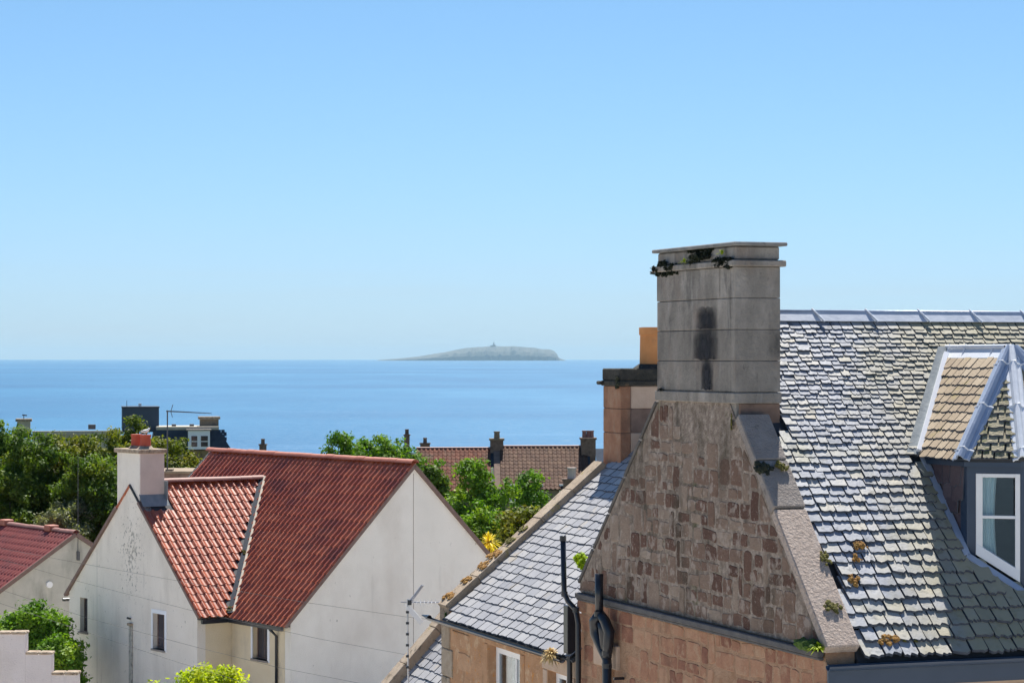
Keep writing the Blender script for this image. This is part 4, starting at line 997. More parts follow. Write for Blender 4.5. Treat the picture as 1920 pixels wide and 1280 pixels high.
# ------------------------------------------------------------------ rear wing with pale slates
WEZ = 7.97; WP = .835; WW = 3.85; WY0, WY1 = 8.5, 15.1
wing = thing('stone_cottage', 'orange sandstone wing with pale grey slates, mossy coping and small chimney', 'house', (HX, HY, 0), ANG)
m = MB(); m.box(.0, .45, GL + .02, WY1, -1, WEZ); ww = m.build('wall', M['sand'], wing)
win = [(10.95, 12.72, 5.2, WEZ - .16 - .12), (9.0, 10.0, 5.2, 7.15)]
cut(ww, [(-.1, .5, 11.02, 12.62, 5.2, 7.62), (-.1, .5, 8.72, 9.72, 5.2, 7.52)])
m = MB(); m.box(.45, WW * 2, WY1 - .45, WY1, -1, WEZ); m.prism([(0, WY1 - .4, WEZ), (WW * 2, WY1 - .4, WEZ), (WW, WY1 - .4, WEZ + WP * WW)], (0, .4, 0)); m.build('far_gable', M['sand'], wing)
m = MB(); m.box(WW * 2 - .4, WW * 2, GL + .02, WY1, -1, WEZ); m.build('rear_wall', M['sand'], wing)
sv3 = stone_variants('stone', M['sand'], 8, 15, .05, .06)
def win_in(y, z):
    zz = z + 5.6
    if 10.85 < y < 12.8 and zz < 7.72: return False
    if 8.4 < y < 10.05: return False
    return GL + .1 < y < WY1 - .45 and zz < WEZ - .05
lay_stones(ww, (.0, 0, 5.6), (0, 1, 0), (0, 0, 1), (-1, 0, 0), [.36, .30, .42, .30, .36, .34], (.45, 1.1), (GL + .1, WY1), win_in, sv3, depth=.022, gap=.03)
for k, (a, b) in enumerate(((5.0, 5.6), (5.61, 6.3), (6.31, 6.8), (6.81, 7.3), (7.31, 7.84))):
    m = MB(); m.box(-.03, .1, WY1 - .42 - .15 * (k % 2), WY1 + .02, a, b); m.build('quoin', M['cope'], ww, bevel=.015)
m = MB(); m.box(-.02, .1, 8.45, 9.95, 7.53, 7.80); m.build('lintel', M['sand_pale'], ww, bevel=.01)
m = MB(); m.box(-.015, .1, 8.52, 8.70, 5.0, 7.52); m.box(-.015, .1, 9.74, 9.92, 5.0, 7.52); m.build('window_margin', M['sand_pale'], ww, bevel=.01)
m = MB(); m.box(-.015, .1, 10.8, 11.0, 5.0, 7.63); m.box(-.015, .1, 12.64, 12.84, 5.0, 7.63); m.box(-.016, .1, 10.8, 12.84, 7.635, 7.80); m.build('window_margin', M['sand'], ww, bevel=.01)
# windows
def sash(parent, y0, y1, z0, z1, x, mull=None, fr=.07, bars=()):
    m = MB(); m.box(x, x + .06, y0, y0 + fr, z0, z1); m.box(x, x + .06, y1 - fr, y1, z0, z1); m.box(x, x + .06, y0 + fr, y1 - fr, z1 - fr, z1)
    for q in (mull or []): m.box(x + .002, x + .055, q - .02, q + .02, z0, z1 - fr)
    for q in bars: m.box(x + .004, x + .05, y0 + fr, y1 - fr, q - .02, q + .02)
    f = m.build('window', M['white'], parent, bevel=.006)
    m = MB(); m.box(x + .02, x + .028, y0 + fr, y1 - fr, z0, z1 - fr); m.build('pane', M['glass'], f)
    return f
sash(ww, 11.02, 12.62, 5.2, 7.62, .14, [11.62], .14)
sash(ww, 8.72, 9.72, 5.2, 7.52, .14, [9.25], .12)
m = MB(); m.box(1.5, 1.55, GL + .3, WY1 - .5, 4.5, 7.8); m.build('room_wall', M['far_pale'], wing)
t_ = thing('fan_heater', 'white box with a round dial standing behind the white sash window', 'appliance', HW(.38, 12.15, 6.90), ANG)
m = MB(); m.box(-.03, .12, -.28, .28, 0, .5); m.build('casing', M['white'], t_, bevel=.02)
m = MB(); m.tube([(-.045, 0, .26), (-.03, 0, .26)], .17, 20); m.tube([(-.05, 0, .26), (-.044, 0, .26)], .11, 20); m.build('dial', M['metal'], t_)
m = MB(); m.box(.22, .75, 11.1, 12.6, 6.85, 6.90); m.build('window_shelf', M['white'], wing)
t_ = thing('bottle', 'dark bottle standing on the shelf inside the white window', 'bottle', HW(.34, 11.75, 6.90), ANG)
m = MB(); m.tube([(0, 0, 0), (0, 0, .2), (0, 0, .26), (0, 0, .34)], [.05, .05, .02, .02], 12); m.build('bottle_body', M['black'], t_, smooth=True)
# roof
wu = Vector((1, 0, WP)).normalized(); wnn = Vector((-WP, 0, 1)).normalized()
def rear_s(z): return RY + (RZ - z) / rs
m = MB(); m.prism([(-.12, WY0 - .15, WEZ - .11 - .03), (-.12, WY1 - .3, WEZ - .11 - .03), (WW, WY1 - .3, WEZ + WP * WW - .03), (WW, 6.5, WEZ + WP * WW - .03), (.30, WY0 - .1, WEZ + .27 - .03)], wnn * -.05)
wr = m.build('roof', M['felt'], wing)
m = MB(); m.prism([(WW * 2 + .12, WY0 - .2, WEZ - .14), (WW * 2 + .12, WY1 - .3, WEZ - .14), (WW, WY1 - .3, WEZ + WP * WW - .03), (WW, WY0 - .2, WEZ + WP * WW - .03)], Vector((-.6, 0, -.7)) * .05); m.build('rear_slope', M['slate_wing'], wing)
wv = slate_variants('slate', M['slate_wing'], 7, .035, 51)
WL = math.hypot(WW, WP * WW)
def w_in(x, d):     # x runs from far end towards the viewer
    yy = (WY1 - .33) - x; zz = WEZ + WP * (d / math.hypot(1, WP))
    return yy > (8.38 if d < .35 else rear_s(zz) + .1) and x > 0.02 and d < WL - .1
cw = math.hypot(1, WP)
def wvis(p):
    q = HW(p.x, p.y, p.z); return q.y + (500 if p.y < 8.2 - 0 * p.x and p.x > 1.2 and p.y < 8.3 - (p.x - 1.2) * .0 else 0)
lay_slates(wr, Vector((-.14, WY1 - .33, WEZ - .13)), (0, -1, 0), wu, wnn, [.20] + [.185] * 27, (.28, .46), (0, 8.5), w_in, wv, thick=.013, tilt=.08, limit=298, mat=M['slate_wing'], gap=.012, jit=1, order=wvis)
m = MB(); m.tube([(WW, 6.5, WEZ + WP * WW + .03), (WW, WY1 - .9, WEZ + WP * WW + .03)], .07, 10); m.build('ridge', M['lead'], wing)
# gutter of the wing
gt = MB(); pr = [(-.20 - .05 * math.cos(math.pi * i / 8), WEZ - .15 - .05 * math.sin(math.pi * i / 8)) for i in range(9)]; pi_ = [(-.20 - .042 * math.cos(math.pi * i / 8), WEZ - .15 - .042 * math.sin(math.pi * i / 8)) for i in range(8, -1, -1)]
gt.prism([(x, GL + .25, z) for x, z in pr + pi_], (0, WY1 - GL - .05, 0)); gt.tube([(-.2, WY1 + .18, WEZ - .15), (-.24, WY1 + .5, WEZ - .13)], [.05, .01], 8); gt.build('gutter', M['black'], wing)
# far skew of the wing
def skewx(parent, pts, y0, y1, nst, rise, mat, name='coping_stone'):
    (xa, za), (xb, zb) = pts; up = Vector((-(zb - za), 0, xb - xa)).normalized(); up = up if up.z > 0 else -up
    for k in range(nst):
        a = k / nst + .0008; b = (k + 1) / nst - .0008; r1 = rise + U(-.006, .006)
        p = [Vector((xa + (xb - xa) * t, 0, za + (zb - za) * t)) for t in (a, b)]
        pts_ = [p[0] - up * .14, p[1] - up * .14, p[1] + up * r1, p[0] + up * r1]
        m = MB(); m.prism([(q.x, y0 + U(-.005, .005), q.z) for q in pts_], (0, y1 - y0, 0)); m.build(name, mat, parent, bevel=.009)
fg = [o for o in wing.children if o.name.startswith('far_gable')][0]
skewx(fg, ((.0, WEZ + .01), (3.05, WEZ + WP * 3.05 + .01)), WY1 - .36, WY1 + .08, 5, .125, M['cope'])
skewx(fg, ((WW * 2 + .1, WEZ - .06), (4.65, WEZ + WP * 3.05)), WY1 - .36, WY1 + .08, 4, .17, M['cope'])
m = MB(); m.prism([(-.03, WY1 - .37, WEZ - .26), (.16, WY1 - .37, WEZ - .26), (.16, WY1 - .37, WEZ + .24), (-.03, WY1 - .37, WEZ + .10)], (0, .48, 0)); m.build('skew_putt', M['cope'], fg, bevel=.02)
# small chimney
c0, c1, d0, d1 = 3.12, 4.62, 14.28, 15.12
m = MB(); m.box(c0 + .02, c1 - .02, d0 + .02, d1 - .02, 9.8, 12.02); ch = m.build('chimney', M['brown_stone'], wing)
zz = [10.30, 11.15, 11.59, 12.0]
for k in range(3):
    za, zb_ = zz[k] + .004, zz[k + 1] - .004
    m = MB(); m.box(c0 - .0, c0 + .2, d0 + .0, d1, za, zb_); m.build('stone_block', M['sand_red'], ch, bevel=.01)
    m = MB(); m.box(c0 + .21, c1, d0 + .008, d0 + .12, za, zb_); m.build('stone_block', (M['sand_pale'], M['brown_stone'], M['sand_pale'])[k], ch, bevel=.01)
m = MB(); m.box(c0 - .04, c1 + .04, d0 - .04, d1 + .04, 12.0, 12.10); m.box(c0 - .12, c0 + .1, d1 - .12, d1 + .06, 12.02, 12.09); m.build('cornice', M['mosscap'], ch, bevel=.02)
m = MB(); m.box(c0 - .015, c1 + .02, d0 - .02, d1 + .02, 12.10, 12.32); m.build('capping_slab', M['mosscap'], ch, bevel=.02)
m = MB(); px_ = 3.90; m.tube([(px_, 14.7, 12.32), (px_, 14.7, 12.93), (px_, 14.7, 12.935), (px_, 14.7, 13.07)], [.215, .205, .225, .225], 24); m.tube([(px_, 14.7, 13.04), (px_, 14.7, 13.075)], .18, 24)
m.build('chimney_pot', M['terracotta'], ch, smooth=False)
m = MB(); m.tube([(px_, 14.7, 12.32), (px_, 14.7, 12.40)], [.34, .23], 20); m.build('pot_haunching', M['mosscap'], ch)
moss('moss_clump', HW(c0 - .02, d0 + .1, 12.08), .11, M['moss_dark'], 'blackish moss tuft on the corner of the small chimney cap', 'moss', None, (-1, 0, 0), 33, .6, (1.3, 1))
# mosses and debris on the wing
gp4 = 'mosses along the long sandstone coping'
for k, (x, sz, mt) in enumerate(((.08, .09, 'moss_gold'), (.42, .08, 'moss_gold'), (.72, .10, 'moss_gold'), (.95, .11, 'moss_gold'), (1.25, .08, 'moss_olive'), (1.5, .07, 'moss_olive'))):
    lb = ('ochre moss at the very foot of the sandstone coping', 'small ochre moss just above the foot of the coping', 'ochre moss cushion a third up the coping, before the largest one', 'largest golden moss cushion on the sandstone coping', 'olive moss patch above the largest golden cushion on coping', 'uppermost olive moss patch on the sandstone coping')[k]
    moss('moss_clump', HW(x, WY1 - .1, WEZ + WP * x + .13 * cw + .02), sz * 1.25, M[mt], lb, 'moss', gp4, (-.5, -.2, .8), 40 + k, .35, (1.5, .9))
moss('moss_clump', HW(-.05, WY1 - .3, WEZ - .1), .07, M['moss_green'], 'green moss on the kneeler stone above the black gutter', 'moss', gp4, (-1, 0, 0), 50, .5)
t_ = blades('straw_tuft', HW(-.22, 9.0, WEZ - .10), 260, .20, .022, M['straw'], 'untidy straw tuft in the gutter under the pale slates', 'nest', seed=22, droop=.5, hemi=False)

# ------------------------------------------------------------------ lower cottage behind the wing
low = thing('low_cottage', 'low outbuilding with mossy coping, only its slate roof corner visible', 'house', (HX, HY, 0), ANG)
lp_ = Vector((0, 0, 0)); LS = 17.3; LK = 1.10
def lz(w): return CZ - 5.15 + LK * (w - .78)
m = MB(); m.prism([(-2.2, WY1 + .03, lz(-2.2)), (-2.2, LS, lz(-2.2)), (1.2, LS, lz(1.2)), (1.2, WY1 + .03, lz(1.2))], Vector((.74, 0, -.67)) * .06); lr = m.build('roof', M['felt'], low)
m = MB(); m.prism([(3.4, WY1 + .03, lz(-1)), (3.4, LS, lz(-1)), (1.2, LS, lz(1.2)), (1.2, WY1 + .03, lz(1.2))], Vector((-.74, 0, -.67)) * .06); m.build('rear_slope', M['slate_wing'], low)
m = MB(); m.box(-2.05, -1.7, WY1 + .03, LS + .2, -1, lz(-1.9) - .1); m.box(3.1, 3.4, WY1 + .03, LS + .2, -1, lz(-1.1)); m.prism([(-2.05, LS, -1), (3.35, LS, -1), (3.35, LS, lz(-1) - .1), (1.2, LS, lz(1.2) - .1), (-2.05, LS, lz(-2.05) - .1)], (0, .35, 0)); m.build('wall', M['sand'], low)
lu = Vector((1, 0, LK)).normalized(); ln = Vector((-LK, 0, 1)).normalized()
lay_slates(lr, Vector((-2.25, LS - .02, lz(-2.25))), (0, -1, 0), lu, ln, [.2] * 24, (.28, .44), (0, 2.4), lambda x, d: x < 2.15 and d < 4.6, wv, thick=.015, tilt=.085, gap=.012, jit=1.2)
skewx(lr, ((-2.3, lz(-2.3) + .02), (1.3, lz(1.3) + .02)), LS - .05, LS + .36, 6, .20, M['cope'])

# television aerial fixed to the low coping
ap = at(764, 1128, 45.5)
t_ = thing('television_aerial', 'silver aerial with comb boom and crossed reflector beside the sandstone coping', 'aerial', (ap.x, ap.y, 5.9))
zt_ = ap.z - 5.9
m = MB(); m.tube([(0, 0, -.3), (.0, 0, .1), (.02, 0, .35), (.0, 0, zt_ + .06)], .016, 8); m.build('mast', M['metal'], t_)
for k in range(6):
    m = MB(); q = zt_ - .18 - k * .2; m.box(-.028, .028, -.028, .028, q - .022, q + .022); m.build('mast_clip', M['black'], t_)
m = MB(); m.tube([(-.12, 0, zt_), (.68, .1, zt_ - .02)], .012, 6); bo = m.build('boom', M['metal'], t_)
for k in range(9):
    x = .10 + k * .068; m = MB(); m.tube([(x, -.09, zt_ - .01), (x, .20, zt_ - .01)], .006, 5); m.tube([(x, .05, zt_ - .07), (x, .05, zt_ + .05)], .005, 5); m.build('director_rod', M['white'], bo)
m = MB(); m.box(.005, .075, -.05, .05, zt_ - .05, zt_ + .04); m.build('dipole_box', M['black'], t_)
m = MB(); m.tube([(.04, 0, zt_ + .01), (.27, -.02, zt_ + .31)], .018, 6); m.tube([(.08, .08, zt_ + .01), (.29, .06, zt_ + .30)], .012, 6); m.build('reflector', M['metal'], t_)
m = MB(); m.beam((.0, 0, zt_ - .08), (.26, .02, zt_ - .38), (0, -1, 0), .09, .03); m.beam((-.05, .1, zt_ - .05), (.2, .1, zt_ - .34), (0, -1, 0), .02, .015); m.build('reflector', M['white'], t_)

# ------------------------------------------------------------------ the harled house with red pantiles
LX, LY = -6.976, 79.0; LA = math.radians(36)
g_ = Vector((math.cos(LA), math.sin(LA), 0)); r_ = Vector((-math.sin(LA), math.cos(LA), 0))
def LW(x, y, z): return Vector((LX, LY, 0)) + g_ * x + r_ * y + Vector((0, 0, z))
harl = thing('harled_house', 'pale harled house with red pantile roofs meeting in a valley', 'house', (LX, LY, 0), LA)
E1 = CZ - 8.15; P1 = 1.013; HB = 4.65; R1z = E1 + P1 * HB; LEN = 13.5
m = MB(); m.prism([(0, 0, -1), (HB * 2, 0, -1), (HB * 2, 0, E1), (HB, 0, R1z), (0, 0, E1)], (0, .35, 0)); m.build('gable_wall', M['harl_grey'], harl)
m = MB(); m.prism([(0, LEN, -1), (HB * 2, LEN, -1), (HB * 2, LEN, E1), (HB, LEN, R1z), (0, LEN, E1)], (0, -.35, 0)); m.build('far_gable_wall', M['harl_grey'], harl)
m = MB(); m.box(0, .35, .36, LEN - .36, -1, E1 - .05); wq = m.build('front_wall', M['harl_cream'], harl)
m = MB(); m.box(HB * 2 - .35, HB * 2, .36, LEN - .36, -1, E1); m.build('rear_wall', M['harl_grey'], harl)
# wing
YA, YB, XP = 3.71, 13.03, -1.29; YM = (YA + YB) / 2; P2 = .835; R2z = E1 + P2 * (YB - YA) / 2
m = MB(); m.prism([(XP, YA, -1), (XP, YB, -1), (XP, YB, E1), (XP, YM, R2z), (XP, YA, E1)], (.3, 0, 0)); gw = m.build('wing_gable_wall', M['harl_mould'], harl)
m = MB(); m.box(XP + .3, -.01, YA, YA + .3, -1, E1 - .05); m.build('wing_side_wall', M['harl_cream'], harl)
m = MB(); m.box(XP + .3, -.01, YB - .3, YB, -1, E1 - .05); m.build('wing_far_wall', M['harl'], harl)
def pxy(px, x):      # local y on a plane x=const at photo column px
    k = (px - 960) / FPX; b = Vector((LX, LY, 0)) + g_ * x
    return (k * b.y - b.x) / (r_.x - k * r_.y)
def pxx(px, y):
    k = (px - 960) / FPX; b = Vector((LX, LY, 0)) + r_ * y
    return (k * b.y - b.x) / (g_.x - k * g_.y)
def pz_(py, x, y): return CZ - (py - 672) / FPX * LW(x, y, 0).y
wins = []
def hole(wall, x0, x1, ya, yb, za, zb_): cut(wall, [(x0, x1, ya, yb, za, zb_)])
def small_window(wall, x, px0, px1, py0, py1, surround=True):
    ya, yb = pxy(px1, x), pxy(px0, x); ym = (ya + yb) / 2; zt2, zb2 = pz_(py0, x, ym), pz_(py1, x, ym)
    cut(wall, [(x - .2, x + .24, ya, yb, zb2, zt2)])
    m = MB(); f = .05; X = x + .16
    m.box(X, X + .06, ya, ya + f, zb2, zt2); m.box(X, X + .06, yb - f, yb, zb2, zt2); m.box(X, X + .06, ya + f, yb - f, zt2 - f, zt2); m.box(X, X + .06, ya + f, yb - f, zb2, zb2 + f)
    w = m.build('window', M['verge'], harl)
    m = MB(); m.box(X + .02, X + .03, ya + f, yb - f, zb2 + f, zt2 - f); m.build('pane', M['glass_dark'], w)
    m = MB(); m.box(X + .012, X + .05, (ya + yb) / 2 - .012, (ya + yb) / 2 + .012, zb2 + f, zt2 - f); m.build('glazing_bar', M['verge'], w)
    m = MB(); m.box(x - .06, x + .16, ya - .06, yb + .06, zb2 - .06, zb2); m.build('sill', M['cope_grey'], w)
    if surround:
        m = MB(); q = .13
        m.box(x - .018, x + .02, ya - q, ya, zb2 - .05, zt2 + q); m.box(x - .018, x + .02, yb, yb + q * .8, zb2 - .05, zt2 + q); m.box(x - .018, x + .02, ya, yb, zt2, zt2 + q); m.build('window_surround', M['white_pvc'], w)
small_window(gw, XP, 287, 309, 1150, 1217)
small_window(gw, XP, 150, 164, 1120, 1184, False)
small_window(wq, 0, 474, 502, 1165, 1236)
# chimney flush with the wing gable
ya, yb = 7.70, 9.34
m = MB(); m.box(XP + .03, -.36, ya, yb, 6.9, CZ - 3.2); cs_ = m.build('chimney_stack', M['stack_pink'], harl)
zr_ = lambda y: R2z - P2 * abs(y - YM) + .002
m = MB(); m.prism([(XP - .001, ya, zr_(ya)), (XP - .001, YM, zr_(YM)), (XP - .001, yb, zr_(yb)), (XP - .001, yb, CZ - 3.2), (XP - .001, ya, CZ - 3.2)], (.03, 0, 0)); m.build('stack_face', M['harl'], cs_)
m = MB(); m.box(XP - .10, -.28, ya - .08, yb + .08, CZ - 3.2, CZ - 3.06); m.build('chimney_cap', M['cope_old'], cs_, bevel=.02)
for k, (yy, xx) in enumerate(((8.78, -.85), (8.12, -.85))):
    m = MB(); m.tube([(xx, yy, CZ - 3.06), (xx, yy, CZ - 2.66), (xx, yy, CZ - 2.655), (xx, yy, CZ - 2.58)], [.19, .17, .19, .19], 18); m.build('chimney_pot', M['redpot'], cs_)
    m = MB(); m.tube([(xx, yy, CZ - 3.06), (xx, yy, CZ - 2.96)], [.30, .19], 16); m.build('pot_haunching', M['cope_old'], cs_)
m = MB(); m.prism([(XP - .03, ya - .30, pz_(948, -.8, ya)), (-.30, ya - .30, pz_(948, -.8, ya)), (-.30, ya - .01, pz_(930, -.8, ya) + .05), (XP - .03, ya - .01, pz_(930, -.8, ya) + .05)], (0, .02, .03)); m.box(-.36, -.32, ya - .2, yb, R2z - .5, R2z + .12); m.build('lead_flashing', M['lead_dull'], cs_)
m = MB(); m.box(HB - .007, HB + .007, -.004, .01, -1, R1z - .3); m.build('render_joint', M['verge'], harl)
yj = pxy(182, XP); m = MB(); m.box(XP - .004, XP + .01, yj - .010, yj + .010, -1, R2z - P2 * abs(yj - YM) - .25); m.build('render_joint', M['lichen_strip0'], harl)
# roofs
nmn = Vector((-P1, 0, 1)).normalized(); num = Vector((1, 0, P1)).normalized()
def deck(name, pts, n_, mat='felt'): m = MB(); m.prism(pts, Vector(n_) * -.05); return m.build(name, M[mat], harl)
ov = .10
rm = deck('main_roof', [(-.22, -ov, E1 - .22 * P1), (-.22, LEN + ov, E1 - .22 * P1), (HB, LEN + ov, R1z), (HB, -ov, R1z)], nmn)
deck('rear_slope', [(HB * 2 + .25, -ov, E1 - .25 * P1), (HB * 2 + .25, LEN + ov, E1 - .25 * P1), (HB, LEN + ov, R1z), (HB, -ov, R1z)], Vector((P1, 0, 1)).normalized(), 'pantile_dk')
nwn = Vector((0, -P2, 1)).normalized(); nuw = Vector((0, 1, P2)).normalized()
xr = (R2z - E1) / P1
rw = deck('wing_roof', [(XP - .06, YA - .22, E1 - .22 * P2), (-.15, YA - .22, E1 - .22 * P2), (xr, YM, R2z), (XP - .06, YM, R2z)], nwn)
deck('wing_rear_slope', [(XP - .06, YB + .22, E1 - .22 * P2), (-.15, YB + .22, E1 - .22 * P2), (xr, YM, R2z), (XP - .06, YM, R2z)], Vector((0, P2, 1)).normalized(), 'pantile_dk')
TW, TG = .30, .355
tm1 = tile_mesh('tile', M['pantile_dk'], TW, TG + .08, .062, .012); tm2 = tile_mesh('tile', M['pantile'], TW, TG + .08, amp=.055)
SLm = math.hypot(HB + .3, (HB + .3) * P1); nrm_ = int(SLm / TG)
gm = SLm / nrm_
c1_ = 1 / math.hypot(1, P1); c2_ = 1 / math.hypot(1, P2)
def in_main(x, d):      # x from y=-ov upward (near gable first)
    y = x - ov; X = -.3 + d * c1_; z_ = E1 + P1 * X
    if X < xr + .02:
        lo = YA + max(0, (z_ - E1) / P2) ; hi = YB - (z_ - E1) / P2
        if lo - .05 + .10 < y < hi: return False
    return True
lay_tiles(rm, Vector((-.3, -ov, E1 - .3 * P1)), (0, 1, 0), num, nmn, int((LEN + 2 * ov) / TW), nrm_, TW, gm, tm1, M['pantile_dk'], limit=150, inside=in_main, order=lambda p: LW(p.x, p.y, p.z).y, stuff_name='tiles', tilt=.038)
YAe = YA - .28; SLw = math.hypot(YM - YAe, (YM - YAe) * P2); nrw = int(SLw / TG); gw_ = SLw / nrw
def in_wing(x, d):      # x measured from XP side, reversed direction so that rolls run right
    X = XP - .08 + x; yy = YAe + d * c2_; z_ = E1 + P2 * (yy - YA)
    if X > max(-.12, (z_ - E1) / P1 - .12): return False
    if X < -.30 and yy > ya - .35: return False
    return True
lay_tiles(rw, Vector((XP - .08, YAe, E1 + P2 * (YAe - YA))), (1, 0, 0), nuw, nwn, 19, nrw, TW, gw_, tm2, M['pantile'], limit=299, inside=in_wing, name='tile')
def ridge_tiles(parent, a, b, n_, rad, mat, name='ridge_tile'):
    a = Vector(a); b = Vector(b)
    m = MB(); L = (b - a).length / n_
    pr = [(math.cos(math.pi * i / 8) * rad, math.sin(math.pi * i / 8) * rad * .85) for i in range(9)]; pi2 = [(x * .88, z * .86) for x, z in pr[::-1]]
    m.prism([(0, x, z) for x, z in pr + pi2], (L * 1.02, 0, 0)); me = mesh_of(name, m.v, m.f, mat)
    dx = (b - a).normalized(); up = Vector((0, 0, 1)); sd = up.cross(dx).normalized()
    for k in range(n_):
        p = a + dx * L * k + up * U(0, .012); link(name, me, parent, frame_mat(p, dx, sd, up, 1, 1, U(.97, 1.05)))
M['ridge_red'] = pm('ridge_red', [(0, (.34, .10, .06)), (1, (.45, .17, .11))], scale=3, rough=.6, rnd=.4)
M['ridge_brown'] = pm('ridge_brown', [(0, (.20, .085, .07)), (1, (.32, .15, .12))], scale=3, rough=.65, rnd=.4)
ridge_tiles(rm, (HB, -ov, R1z + .03), (HB, LEN + ov, R1z + .03), 28, .15, M['ridge_red'])
ridge_tiles(rw, (-.34, YM, R2z + .03), (xr + .05, YM, R2z + .03), 9, .15, M['ridge_brown'])
# verges, valley, gutter, downpipe
m = MB(); m.beam((-.25, -.04, E1 - .25 * P1), (HB, -.04, R1z), (0, 0, 1), .14, .11, -.09); m.beam((HB * 2 + .25, -.04, E1 - .25 * P1), (HB, -.04, R1z), (0, 0, 1), .14, .11, -.09); m.build('verge', M['verge'], harl)
m = MB(); m.beam((XP - .03, YA - .24, E1 - .24 * P2), (XP - .03, ya - .01, R2z - P2 * (YM - ya)), (0, 0, 1), .13, .10, -.08); m.beam((XP - .03, YB + .25, E1 - .25 * P2), (XP - .03, yb + .01, R2z - P2 * (yb - YM)), (0, 0, 1), .13, .10, -.08); m.build('verge', M['verge'], harl)
m = MB(); va = Vector((-.2, YA - .2 * P1 / P2, E1 - .2 * P1)); vb = Vector((xr, YM, R2z)); m.beam(va, vb, (-.5, -.5, .8), .17, .05, .06); m.build('valley_lead', M['black'], harl)
m = MB(); so_ = Vector((.10, -.09, 0)); m.beam(va + so_, vb + so_, (-.5, -.5, .8), .075, .05, .12); m.build('valley_mortar', M['far_pale'], harl)
moss('moss_clump', LW(*(va + (vb - va) * .42)) + Vector((0, 0, .12)), .10, M['moss_olive'], 'yellow moss halfway down the valley between the red roofs', 'moss', 'mosses in the red roof valley', (0, -.5, .8), 60, .8)
moss('moss_clump', LW(*(va + (vb - va) * .02)) + Vector((0, 0, .08)), .13, M['moss_olive'], 'olive moss where the red roof valley meets the gutter', 'moss', 'mosses in the red roof valley', (0, -.5, .8), 61, .8)
m = MB(); m.box(-.36, -.24, .02, YA - .3, E1 - .42, E1 - .28); m.box(-.24, .0, .02, YA - .3, E1 - .31, E1 - .28); m.box(XP, -.24, YA - .36, YA - .24, E1 - .42, E1 - .28); m.box(XP, -.24, YA - .24, YA, E1 - .31, E1 - .28); m.build('gutter', M['black'], harl)
yp = pxy(521, 0); m = MB(); m.tube([(-.30, yp, E1 - .42), (-.06, yp, E1 - .65), (-.06, yp, -1)], .045, 10); m.build('downpipe', M['black'], harl, smooth=True)
m = MB(); m.tube([(XP - .12, YB + .26, E1 - .40), (XP + .4, YB + .26, E1 - .40)], .06, 8); m.build('gutter', M['black'], harl)
# old flue cover and vent on the wing gable
yv = pxy(246, XP)
M['lichen_strip'] = pm('lichen_strip', [(0, (.26, .25, .22)), (.5, (.40, .39, .35)), (1, (.5, .47, .42))], scale=10, rough=.95, stains=[((.12, .12, .10), 7, .5, .62, .7, (1, 1, .4))])
m = MB(); m.box(XP - .05, XP, yv - .13, yv + .10, -1, pz_(1172, XP, yv)); m.build('flue_strip', M['lichen_strip'], harl, bevel=.015)
m = MB(); m.box(XP - .12, XP, yv - .13, yv + .09, pz_(1172, XP, yv), pz_(1167, XP, yv)); m.build('strip_cap', M['cope'], harl, bevel=.01)
m = MB(); m.tube([(XP + .02, yv + .05, pz_(1160, XP, yv)), (XP - .16, yv - .02, pz_(1157, XP, yv))], .035, 8); m.build('overflow_pipe', M['black'], harl)

# the gull on the red pot
gpos = LW(-.85, 8.12, CZ - 2.575)
t_ = thing('gull', 'white gull with grey back perched on the red chimney pots', 'bird', gpos, math.radians(10))
m = MB()
m.tube([(-.24, 0, .13), (-.16, 0, .145), (-.06, 0, .15), (.04, 0, .165), (.10, 0, .20), (.13, 0, .24), (.155, 0, .27), (.19, 0, .275), (.205, 0, .272)], [.01, .045, .08, .085, .065, .045, .05, .035, .01], 12); m.build('body', M['gull_w'], t_, smooth=True)
for s_ in (-1, 1):
    m = MB(); m.tube([(-.28, s_ * .03, .14), (-.18, s_ * .06, .17), (-.04, s_ * .075, .18), (.05, s_ * .07, .175)], [.006, .03, .045, .02], 8, squash=.8); m.build('wing', M['gull_g'], t_, smooth=True)
    m = MB(); m.tube([(.0, s_ * .03, .10), (.005, s_ * .03, .0)], .008, 5); m.build('leg', M['beak'], t_)
m = MB(); m.tube([(.195, 0, .272), (.235, 0, .262)], [.016, .004], 6); m.build('beak', M['beak'], t_)

t_.scale = (.72, .72, .72)
# ------------------------------------------------------------------ left house behind the bush
q = at(141, 1003, 100); lh = thing('left_house', 'low old house with dull crimson pantiles and stained grey gable wall', 'house', (q.x, q.y, 0), LA)
PKz = q.z; hw_ = 4.4; sl_ = .64; EL = PKz - sl_ * hw_; LL = 12
m = MB(); m.prism([(-hw_, 0, -1), (hw_, 0, -1), (hw_, 0, EL), (0, 0, PKz), (-hw_, 0, EL)], (0, .3, 0)); lg = m.build('gable_wall', M['harl_old'], lh)
m = MB(); m.box(-hw_, -hw_ + .3, .31, LL, -1, EL - .05); m.box(hw_ - .3, hw_, .31, LL, -1, EL - .05); m.prism([(-hw_ + .3, LL, -1), (hw_ - .3, LL, -1), (hw_ - .3, LL, EL), (0, LL, PKz - .1), (-hw_ + .3, LL, EL)], (0, .3, 0)); m.build('wall', M['harl_old'], lh)
nL = Vector((-sl_, 0, 1)).normalized(); uL = Vector((1, 0, sl_)).normalized()
m = MB(); m.prism([(-hw_ - .2, -.1, EL - .2 * sl_ + .02), (-hw_ - .2, LL + .3, EL - .2 * sl_ + .02), (0, LL + .3, PKz + .02), (0, -.1, PKz + .02)], nL * .05); lro = m.build('roof', M['felt'], lh)
